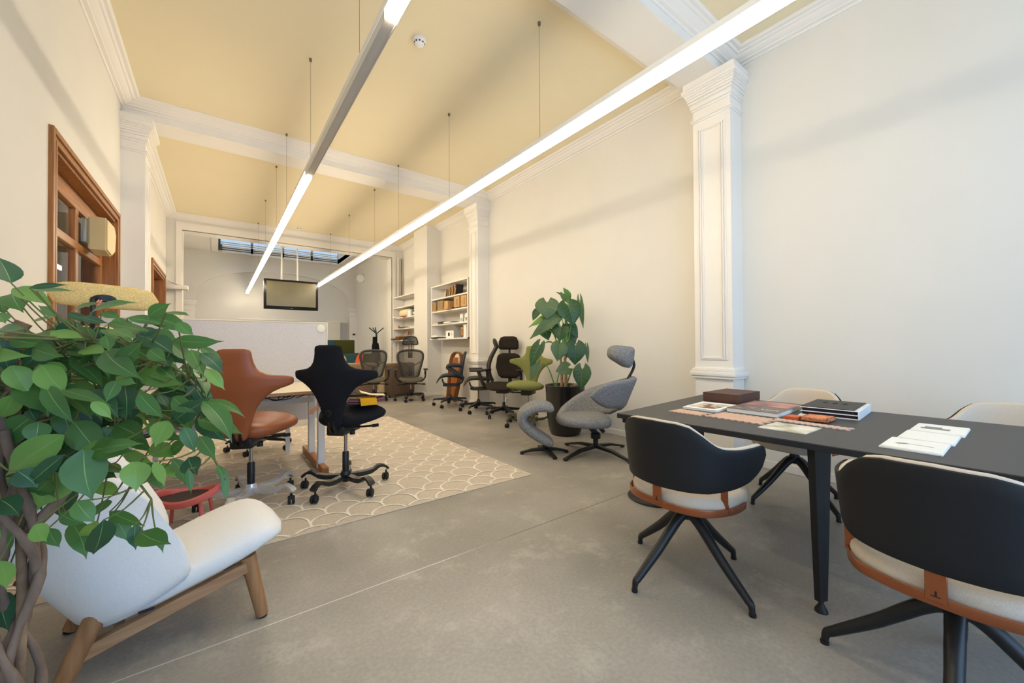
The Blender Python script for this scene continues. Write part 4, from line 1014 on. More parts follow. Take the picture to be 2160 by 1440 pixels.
# ------------------------------------------------------------------ profile task chairs by the right wall
NAVY = mat('navy_plastic', (34, 42, 52), .5, var=.08)
NAVYM = mesh_fabric('navy_mesh', (50, 62, 66), .8)
CHARC = mat('charcoal_plastic', (52, 46, 40), .5, var=.06)
def frame_chair(label, loc, az, m, mm, tall, base_m=BP):
    t = thing('frame_task_chair', label, 'chair', loc, -az)
    star_base(t, .34, base_m, .2, 5, .15, (.1, .43), .22, base_m, mat('column_bronze', (128, 104, 70), .3, .7))
    b = B(); cushion(b, rrect(.3, .34, .08, 5, 0, -.02), .40, .44, .02, 6); bar(b, smooth_pts([(0, -.02, .42), (0, .12, .45), (0, .16, .54)], 4), .16, .025); bar(b, smooth_pts([(0, -.1, .42), (0, -.22, .46), (0, -.27, .58)], 4), .12, .03); obj('seat_carrier', b, m, t, 50)
    b = B(); rows = []
    for i in range(19):
        u = i/18; y = -.2+.47*u; rows.append(((0, y, .575+.03*math.sin(u*PI)-.10*max(0, (u-.72)/.28)**2), (1, 0, 0), (0, -.15*u, 1), lerpt([(0, .2), (.3, .235), (.85, .235), (1, .19)], u), .028, .35))
    flatloft(b, rows, 6, pw=3.2); obj('seat', b, m, t, 70)
    if tall:
        yb = lambda z: -.25-.16*(z-.6)+.11*math.sin((z-.6)*5.5)*.7+(.22*max(0, z-1.18)*4 if z > 1.18 else 0)
        prof = [(0, .58), (.12, .58), (.19, .66), (.2, .8), (.15, .95), (.12, 1.1), (.13, 1.2), (.12, 1.27), (.06, 1.30), (0, 1.305)]
    else:
        yb = lambda z: -.24-.14*(z-.6)
        prof = [(0, .56), (.12, .56), (.2, .64), (.225, .78), (.21, .92), (.17, 1.01), (.08, 1.05), (0, 1.055)]
    b = B(); full = loop_frame(b, prof, yb, .026, .6, flat=1.5); bk = obj('back_frame', b, m, t, 60)
    b = B(); membrane(b, full, yb, .6); obj('back_mesh', b, mm, bk, 180)
    for s in (-1, 1):
        b = B()
        if tall: tube(b, smooth_pts([(s*.2, -.14, .46), (s*.27, -.08, .52), (s*.28, -.04, .62), (s*.28, 0, .74)], 4), .03, 8); a = obj('armrest', b, m, t); b = B(); cushion(b, rrect(.1, .26, .04, 5, s*.28, .04), .745, .785, .012, 6); obj('arm_pad', b, m, a, 60)
        else: tube(b, smooth_pts([(s*.2, -.24, .6), (s*.27, -.16, .64), (s*.28, .0, .74), (s*.28, .06, .785), (s*.28, .0, .81), (s*.27, -.1, .81), (s*.235, -.23, .80)], 5), .02, 8, flat=1.5); obj('armrest', b, m, t, 60)
    return t
frame_chair('navy blue task chair with looped arms beside the leaning wooden panel', (3.72, 7.03, 0), math.radians(-62), NAVY, NAVYM, False, NAVY)
frame_chair('charcoal task chair with a tall hooked back between the navy chair and the black armchair', (3.80, 6.10, 0), math.radians(-60), CHARC, mesh_fabric('charcoal_mesh', (60, 54, 46), .85), True)
t = thing('headrest_armchair', 'black upholstered office armchair with a separate headrest, left of the leafy plant', 'chair', (3.87, 5.40, 0), math.radians(122))
star_base(t, .33, BP, .4, 5, .14, (.1, .43), .24)
BLKB = mat('brown_black_wool', (44, 38, 33), .92, var=.15, scale=200, bump=.15, bscale=420, spec=.15)
b = B(); rows = [((0, -.25+.54*i/16, .535-.06*max(0, (i/16-.75)/.25)**2), (1, 0, 0), (0, 0, 1), lerpt([(0, .18), (.15, .23), (.6, .255), (.9, .24), (1, .17)], i/16), lerpt([(0, .03), (.5, .05), (1, .015)], i/16), .35) for i in range(17)]
flatloft(b, rows, 7, pw=2.8); obj('seat', b, BLKB, t, 70)
b = B(); N = 16; rows = [((0, -.24-.03*math.sin(PI*i/N), .63+.44*i/N), (1, 0, 0), (0, 1, -.1), lerpt([(0, .14), (.12, .2), (.45, .25), (.85, .22), (.97, .18), (1, .12)], i/N), lerpt([(0, .01), (.1, .04), (.9, .04), (1, .01)], i/N), .5) for i in range(N+1)]
flatloft(b, rows, 7, pw=2.8); obj('backrest', b, BLKB, t, 70)
b = B(); rows = [((0, -.25, 1.13+.235*i/10), (1, 0, 0), (0, 1, 0), lerpt([(0, .15), (.1, .19), (.6, .185), (.92, .15), (1, .09)], i/10), lerpt([(0, .01), (.15, .035), (.85, .035), (1, .01)], i/10), .7) for i in range(11)]
flatloft(b, rows, 7, pw=3); hr = obj('headrest', b, BLKB, t, 70)
b = B(); bar(b, [(0, -.27, 1.02), (0, -.28, 1.16)], .035, .02); bar(b, smooth_pts([(0, -.08, .44), (0, -.26, .48), (0, -.3, .7), (0, -.29, .95)], 4), .06, .025); box(b, -.1, .1, -.15, .12, .4, .49, .02); obj('back_bar', b, BP, t)
for s in (-1, 1):
    b = B(); tube(b, smooth_pts([(s*.15, -.04, .46), (s*.29, -.03, .48), (s*.31, -.02, .6), (s*.31, .0, .76)], 4), .024, 8); a = obj('armrest', b, BP, t)
    b = B(); cushion(b, rrect(.1, .25, .04, 5, s*.31, .02), .765, .805, .012, 6); obj('arm_pad', b, BP, a, 60)
b = B(); box(b, -.035, .035, -.004, .004, 0, .1, .002); tg = tag(obj('price_tag', b, PAPER, None, loc=(3.72, 5.12, .26), rot=(0, 0, .6)), 'small white tag hanging below the seat of the black headrest armchair', 'tag')
b = B(); box(b, -.015, .015, -.006, -.0045, .06, .07); box(b, -.003, .01, -.006, -.0045, .035, .06); obj('print', b, BLK, tg); b = B(); tube(b, [(0, 0, .1), (.03, .02, .2)], .0015, 5); obj('string', b, BLK, tg)
# bent plywood panel leaning on the wall
t = thing('plywood_panel', 'orange brown bent plywood loop panel leaning in the niche behind the navy chair', 'panel', (4.06, 7.56, 0), math.radians(-75))
PLY = wood('plywood_orange', (166, 104, 54), (136, 80, 38), 'z', .45)
b = B(); tube(b, smooth_pts([(-.16, 0, 0), (-.17, .06, .4), (-.165, .1, .8), (-.12, .13, 1.0), (0, .14, 1.055), (.12, .13, 1.0), (.165, .1, .8), (.13, .05, .4), (.06, 0, 0)], 6), .02, 8, flat=3.2); obj('loop', b, PLY, t, 60)
b = B(); rows = [((-.02+.0*i, .02+.09*i/10, .03+.92*i/10), (1, 0, 0), (0, 1, 0), lerpt([(0, .06), (.4, .1), (.8, .12), (1, .08)], i/10), .008, 0) for i in range(11)]
flatloft(b, rows, 5, pw=3); obj('sheet', b, PLY, t, 60)
# ------------------------------------------------------------------ sofas, booth and chairs at the far end
SOFA = mat('taupe_shaded_back', (142, 118, 94), .92, var=.08, scale=60, bump=.12, bscale=300, spec=.1)  # brown puts the shade of the back faces into their colour
SOFB = mat('cream_upholstery', (214, 192, 146), .92, var=.06, scale=60, bump=.12, bscale=300, spec=.1)
def sofa(label, p0, p1, depth, m, ms):
    dx, dy = p1[0]-p0[0], p1[1]-p0[1]; L_ = math.hypot(dx, dy)
    t = thing('sofa_module', label, 'sofa', (p0[0], p0[1], 0), math.atan2(dy, dx), 'modular sofas at the far end')
    b = B(); box(b, 0, L_, 0, .22, .04, .80, .05, 3); obj('back', b, m, t, 50)
    b = B(); box(b, .01, L_-.01, .23, depth, .06, .42, .04, 3); obj('seat', b, ms, t, 50)
    b = B(); box(b, .03, L_-.03, .2, .34, .43, .80, .06, 3); obj('cushion', b, ms, t, 50)
    b = B()
    for x in (.06, L_-.06): lathe(b, [(.025, 0), (.025, .05)], 10, (x, .1, 0)); lathe(b, [(.025, 0), (.025, .07)], 10, (x, depth-.06, 0))
    obj('foot', b, BP, t); return t
sofa('cream sofa module with its back coloured brown for shade, behind the mesh chair without headrest', (2.2, 9.78), (3.02, 9.45), .8, SOFA, SOFB)
sofa('sofa module with its back coloured darker brown for shade behind the mesh chair with headrest', (3.18, 8.92), (3.93, 9.27), .42, mat('taupe_shaded_dark', (118, 98, 80), .92, var=.08, scale=60, bump=.12, bscale=300, spec=.1), SOFB)  # shade put into this back's colour too, a darker tone
t = thing('cream_sofa', 'cream padded sofa end seen right of the black saddle chair', 'sofa', (1.62, 9.85, 0), math.radians(-4))
b = B(); box(b, 0, .5, 0, .7, .1, .42, .05, 3); obj('seat', b, SOFB, t, 50)
b = B(); box(b, .0, .48, .0, .2, .42, .78, .08, 4); obj('back', b, SOFB, t, 50)
b = B()
for x in (.06, .44):
    for y in (.06, .64): lathe(b, [(.02, 0), (.02, .11)], 10, (x, y, 0))
obj('foot', b, BP, t)
TEAL = mat('teal_wool', (52, 84, 92), .95, var=.1, scale=80, bump=.1, bscale=300, spec=.1)
OLIV = mat('olive_wool', (70, 72, 34), .95, var=.1, scale=80, bump=.1, bscale=300, spec=.1)
t = thing('booth_sofa', 'high backed booth sofa in teal and olive wool at the far end', 'sofa', (2.4, 12.3, 0))
b = B(); box(b, -.6, .46, .62, .70, .1, 1.405, .02); obj('back_panel', b, TEAL, t)
b = B(); box(b, .46, 1.05, .62, .70, .1, 1.405, .02); box(b, .97, 1.05, .0, .62, .1, 1.0, .02); obj('side_panel', b, OLIV, t)
b = B(); box(b, -.5, .96, .05, .6, .12, .44, .04); obj('seat', b, TEAL, t)
b = B(); box(b, .1, .96, -.02, .06, .1, .98, .03); obj('front_back', b, TEAL, t)
b = B(); box(b, .97, 1.5, -.02, .06, .1, .98, .03); obj('front_side', b, OLIV, t)
b = B()
for x in (-.4, .9): lathe(b, [(.03, 0), (.03, .13)], 10, (x, .3, 0))
obj('foot', b, BP, t)
def shell_chair(label, loc, az, m, m2, w, h_, tilt=.18):
    t = thing('shell_chair', label, 'chair', loc, -az)
    b = B(); rows = [((0, -.2-tilt*(i/12)*.5, .46+h_*i/12), (1, 0, 0), (0, 1, 0), lerpt([(0, w*.6), (.3, w*.9), (.6, w), (.85, w*.85), (1, w*.4)], i/12), lerpt([(0, .02), (.5, .022), (1, .01)], i/12), .8) for i in range(13)]
    flatloft(b, rows, 6); obj('back', b, m, t, 70)
    b = B(); cushion(b, rrect(w*2, .44, .14, 5, 0, 0), .42, .48, .03, 6); obj('seat', b, m2, t, 70)
    for sx in (-1, 1):
        for sy in (-1, 1): b = B(); tube(b, [(sx*.12, sy*.12, .43), (sx*.2, sy*.2, 0)], .011, 8); obj('leg', b, BP, t)
    return t
shell_chair('cream shell chair beyond the desk, right of the black saddle chair back', (2.33, 10.75, 0), math.radians(-35), mat('cream_shell', (224, 212, 184), .6), SOFB, .25, .5)
shell_chair('orange red shell chair in front of the teal booth', (2.92, 11.25, 0), math.radians(-95), mat('orange_red', (204, 84, 44), .7), mat('orange_seat', (190, 76, 42), .8), .26, .57)
t = thing('coat_stand', 'dark green coat stand with branching hooks at the far right', 'coat stand', (4.0, 12.5, 0))
CST = mat('stand_green', (28, 52, 42), .5)
b = B(); tube(b, [(0, 0, .04), (0, 0, 1.62)], .03, 10); lathe(b, [(.2, 0), (.2, .02), (.05, .03)], 24); obj('pole', b, CST, t)
for a in (0.1, 1.9, 2.8, 4.4): b = B(); tube(b, [(0, 0, 1.6), (.23*math.cos(a), .12*math.sin(a), 1.79)], .016, 8); obj('hook', b, CST, t)
t = thing('black_coat', 'long black coat hanging from the coat stand', 'coat', (3.93, 12.42, 0))
b = B(); rows = [((0, 0, .55+.95*i/10), (1, 0, 0), (0, 1, 0), .14-.075*(i/10)**1.3+.008*math.sin(i*2.1), .05-.02*i/10, .0) for i in range(11)]
flatloft(b, rows, 6, pw=2); obj('body', b, FAB_BLK, t, 60); b = B(); tube(b, smooth_pts([(.08, 0, 1.3), (.13, 0, 1.0), (.17, 0, .7)], 4), [.03]*4+[.035]*5, 8); obj('sleeve', b, FAB_BLK, t)
# ------------------------------------------------------------------ bookcases in the niche
SHZ = (1.345, 1.675, 1.975, 2.27, 2.575)
def bookcase(label, y0, y1, low0):
    t = thing('wall_bookcase', label, 'bookcase', (XN, y0, 0), 0, 'white wall bookcases in the niche')
    L_ = y1-y0
    b = B(); box(b, -.325, -.002, 0, .03, SHZ[0], SHZ[-1]+.03); obj('side_panel', b, TRIM, t); b = B(); box(b, -.325, -.002, L_-.03, L_, SHZ[0], SHZ[-1]+.03); obj('side_panel', b, TRIM, t)
    for k, z in enumerate(SHZ):
        b = B(); box(b, -.325-(.02 if k == 0 else 0), -.002, .031 if k else low0, L_-.031 if k else L_+.03, z, z+.03); obj('shelf', b, TRIM, t)
bookcase('white wall bookcase nearer the pilaster, holding brown sample boxes', 6.9, 8.62, .0)
bookcase('white wall bookcase farther back beside the portal, holding a cream roll', 9.58, 11.17, .0)
def onsh(name, label, cat, yc, row, parts, xf=4.13, rz=0., group=None):
    # parts = list of (name, material, x0, x1, y0, y1, z0, z1) relative to the shelf spot
    t = thing(name, label, cat, (xf, yc, SHZ[row]+.0305), rz, group)
    for nm, m, *a in parts: b = B(); box(b, *a, .002, 1); obj(nm, b, m, t)
    return t
KR = mat('kraft', (194, 152, 96), .7, var=.08); KD = mat('walnut', (92, 66, 42), .6, var=.2, scale=30); KB = mat('near_black', (34, 30, 26), .6); KS = mat('striped_samples', (190, 160, 110), .7, rgb2=(84, 64, 44), scale=26, stretch=(.2, 6, .2))
CARD = mat('card_grey', (150, 148, 146), .7)
for k in range(8):   # leaning row of wood samples on the top shelf
    c = (KD, KR, KR, KD, KR, KD, KR, KB)[k]
    t = onsh('wood_sample', ('%s wood sample panel, %s of the leaning row on the top shelf' % (('brown', 'amber', 'golden', 'brown', 'amber', 'dark brown', 'pale', 'black')[k], ('leftmost', 'second from left', 'third from left', 'fourth from left', 'fourth from right', 'third from right', 'second from right', 'rightmost')[k])), 'sample panel', 7.90-k*.062, 3, [], 4.16, 0, 'leaning wood samples')
    b = B(); box(b, -.09, .09, -.016, .016, 0, .17+.008*k, .002, 1, M=Matrix(((1, 0, 0, 0), (0, 1, -.22, 0), (0, 0, 1, 0), (0, 0, 0, 1)))); obj('panel', b, c, t); b = B(); box(b, -.0935, -.0905, -.012, .012, .01, .15, M=Matrix(((1, 0, 0, 0), (0, 1, -.22, 0), (0, 0, 1, 0), (0, 0, 0, 1)))); obj('edge_label', b, KD if c is KR else KR, t)
def swbox(label, yc, w, row, m, h_=.2):
    t = onsh('sample_box', label, 'sample box', yc, row, [('tray', KR, -.12, .1, -w/2, w/2, 0, .02), ('samples', m, -.115, .095, -w/2+.004, w/2-.004, .0205, h_)], 4.17); return t
swbox('striped fabric sample box at the left end of the second shelf', 8.46, .24, 2, KS, .21)
swbox('long striped fabric sample box next to the left end box', 8.14, .30, 2, KS, .23)
swbox('short amber sample box right of the long striped one', 7.86, .18, 2, KR, .2)
onsh('sample_board', 'amber sample board lying on the second shelf edge', 'sample board', 7.68, 2, [('board', KR, -.13, .0, -.07, .07, 0, .03)], 4.10)
onsh('sample_wallet', 'small black sample wallet lying on the second shelf', 'sample board', 7.545, 2, [('wallet', KB, -.1, .08, -.04, .04, 0, .035)], 4.15)
for yc, lab in ((7.38, 'open wooden sample box, left one of the pair at the right end'), (7.08, 'open wooden sample box, right one of the pair at the right end')):
    t = onsh('wooden_case', lab, 'wooden case', yc, 2, [('body', KR, -.11, .1, -.115, .115, .02, .25), ('foot', KD, -.1, .09, -.1, .1, 0, .02)], 4.17); b = B(); box(b, -.114, -.11, -.03, -.015, .06, .2); obj('slot', b, KD, t)
onsh('paper_stack', 'stack of cream papers at the left end of the third shelf', 'papers', 8.36, 1, [('sheets', mat('paper_cream', (216, 196, 166), .8), -.1, .12, -.16, .16, 0, .03)], 4.15)
onsh('leaflet_stack', 'dark leaflets on the third shelf right of the cream papers', 'papers', 8.08, 1, [('leaflets', mat('leaflet_navy', (56, 50, 56), .6), -.12, .08, -.13, .13, 0, .045)], 4.15)
onsh('paper_stack', 'white papers in the middle of the third shelf', 'papers', 7.78, 1, [('sheets', PAPER, -.12, .1, -.15, .15, 0, .03), ('top_sheet', mat('paper_mauve', (140, 118, 112), .7), -.1, .08, -.22, -.0, .031, .036)], 4.15)
for yc, w, lab in ((7.42, .12, 'small white picture card with a pale blue print on the third shelf'), (7.2, .17, 'white picture card with a dark mountain print on the third shelf')):
    t = onsh('picture_card', lab, 'card', yc, 1, [('card', PAPER, .0, .012, -w/2, w/2, 0, .19), ('stand', PAPER, .013, .06, -.01, .01, 0, .1)], 4.2); b = B(); box(b, -.0035, -.0005, -w*.3, w*.3, .03, .1); obj('print', b, PH1 if w > .15 else mat('pale_blue', (168, 186, 190), .6), t)
t = onsh('picture_card', 'large white card with a black house drawing on the bottom shelf', 'card', 7.84, 0, [('card', PAPER, 0, .014, -.17, .17, 0, .17), ('stand', PAPER, .015, .07, -.01, .01, 0, .1)], 4.15, .12)
b = B(); box(b, -.0035, -.0005, .02, .08, .05, .11); prism(b, [(.015, .11), (.085, .11), (.05, .135)], -.0035, -.0005, axis='x'); bar(b, [(-.002, -.06, .06), (-.002, -.06, .12)], .006, .002); obj('print', b, BLK, t)
onsh('grey_panel', 'dark grey panel leaning beside the drawing card on the bottom shelf', 'panel', 7.56, 0, [('panel', CARD, -.1, .1, -.02, .02, 0, .27)], 4.2, -.35)
t = onsh('honeycomb_model', 'amber honeycomb model hanging open on the bottom shelf', 'model', 7.26, 0, [('card', PAPER, .02, .03, -.02, .02, 0, .24)], 4.17)
b = B(); lathe(b, [(.02, .03), (.06, .06), (.075, .10), (.05, .11), (.085, .14), (.06, .15), (.09, .18), (.06, .19), (.07, .22), (.02, .235)], 16); obj('comb', b, KR, t)
onsh('white_box', 'white box at the right end of the bottom shelf', 'box', 7.08, 0, [('body', PAPER, -.08, .1, -.06, .06, 0, .25), ('lid', TRIM, -.082, .102, -.062, .062, .251, .27)], 4.17)
onsh('display_tray', 'white tray with a black foot at the left end of the bottom shelf', 'tray', 8.36, 0, [('foot', BLK, -.13, .1, -.16, .16, 0, .025), ('tray', PAPER, -.12, .09, -.15, .15, .026, .07)], 4.13)
t = thing('cream_roll', 'thick cream roll lying on the farther bookcase', 'roll', (4.2, 10.5, SHZ[2]+.03)); b = B(); lathe(b, [(.10, -.28), (.115, -.26), (.115, .26), (.10, .28)], 24); xform(b, TR(0, 0, .117) @ RX(PI/2)); obj('roll', b, mat('roll_cream', (232, 218, 178), .8), t); b = B(); lathe(b, [(.03, -.29), (.03, .29)], 14); xform(b, TR(0, 0, .117) @ RX(PI/2)); obj('core', b, KR, t)
onsh('white_box', 'white box right of the cream roll', 'box', 10.02, 2, [('body', PAPER, -.1, .1, -.1, .1, 0, .15), ('lid', TRIM, -.102, .102, -.102, .102, .151, .17)], 4.17)
onsh('dark_box', 'dark box behind the white one at the right end beside the cream roll', 'box', 9.78, 2, [('body', mat('box_teal_grey', (70, 76, 72), .6), -.1, .1, -.08, .08, 0, .15), ('label', PAPER, -.103, -.1005, -.04, .04, .04, .1)], 4.2)
onsh('booklet', 'red and white booklet lying before the cream roll', 'booklet', 10.28, 2, [('cover', mat('cover_red', (176, 92, 60), .6), -.14, -.02, -.12, .12, 0, .014)], 4.10)
onsh('booklet', 'dark booklet at the left end of the cream roll shelf', 'booklet', 11.0, 2, [('cover', PAPER, -.12, .06, -.12, .12, 0, .03)], 4.12)
onsh('trinket', 'pink ornament on the second lowest shelf of the farther bookcase', 'ornament', 10.9, 1, [('body', mat('pink_clay', (206, 158, 138), .7), -.03, .03, -.04, .04, 0, .09)], 4.12)
onsh('leaflet_stack', 'dark leaflets on the second lowest shelf of the farther bookcase', 'papers', 10.5, 1, [('leaflets', mat('leaflet_brown', (96, 80, 66), .7), -.1, .08, -.2, .2, 0, .03)], 4.13)
t = onsh('serving_tray', 'black wire tray on the lowest shelf of the farther bookcase', 'tray', 11.02, 0, [('tray', BLK, -.14, .05, -.16, .16, .01, .03), ('handle', BLK, -.14, -.13, -.16, .16, .05, .06)], 4.13)
t = onsh('storage_box', 'brown box on the lowest shelf of the farther bookcase', 'box', 10.7, 0, [('body', KD, -.13, .08, -.14, .14, 0, .09), ('lid', KR, -.11, .06, -.1, .1, .0905, .12)], 4.13)
t = thing('glass_vase', 'pinkish glass vase standing behind the brown box on the farther bookcase', 'vase', (4.29, 10.66, SHZ[0]+.0305)); b = B(); lathe(b, [(.04, 0), (.05, .02), (.045, .2), (.03, .24), (.035, .27)], 16); obj('vase', b, mat('pink_glass', (186, 140, 116), .2, spec=.6), t)
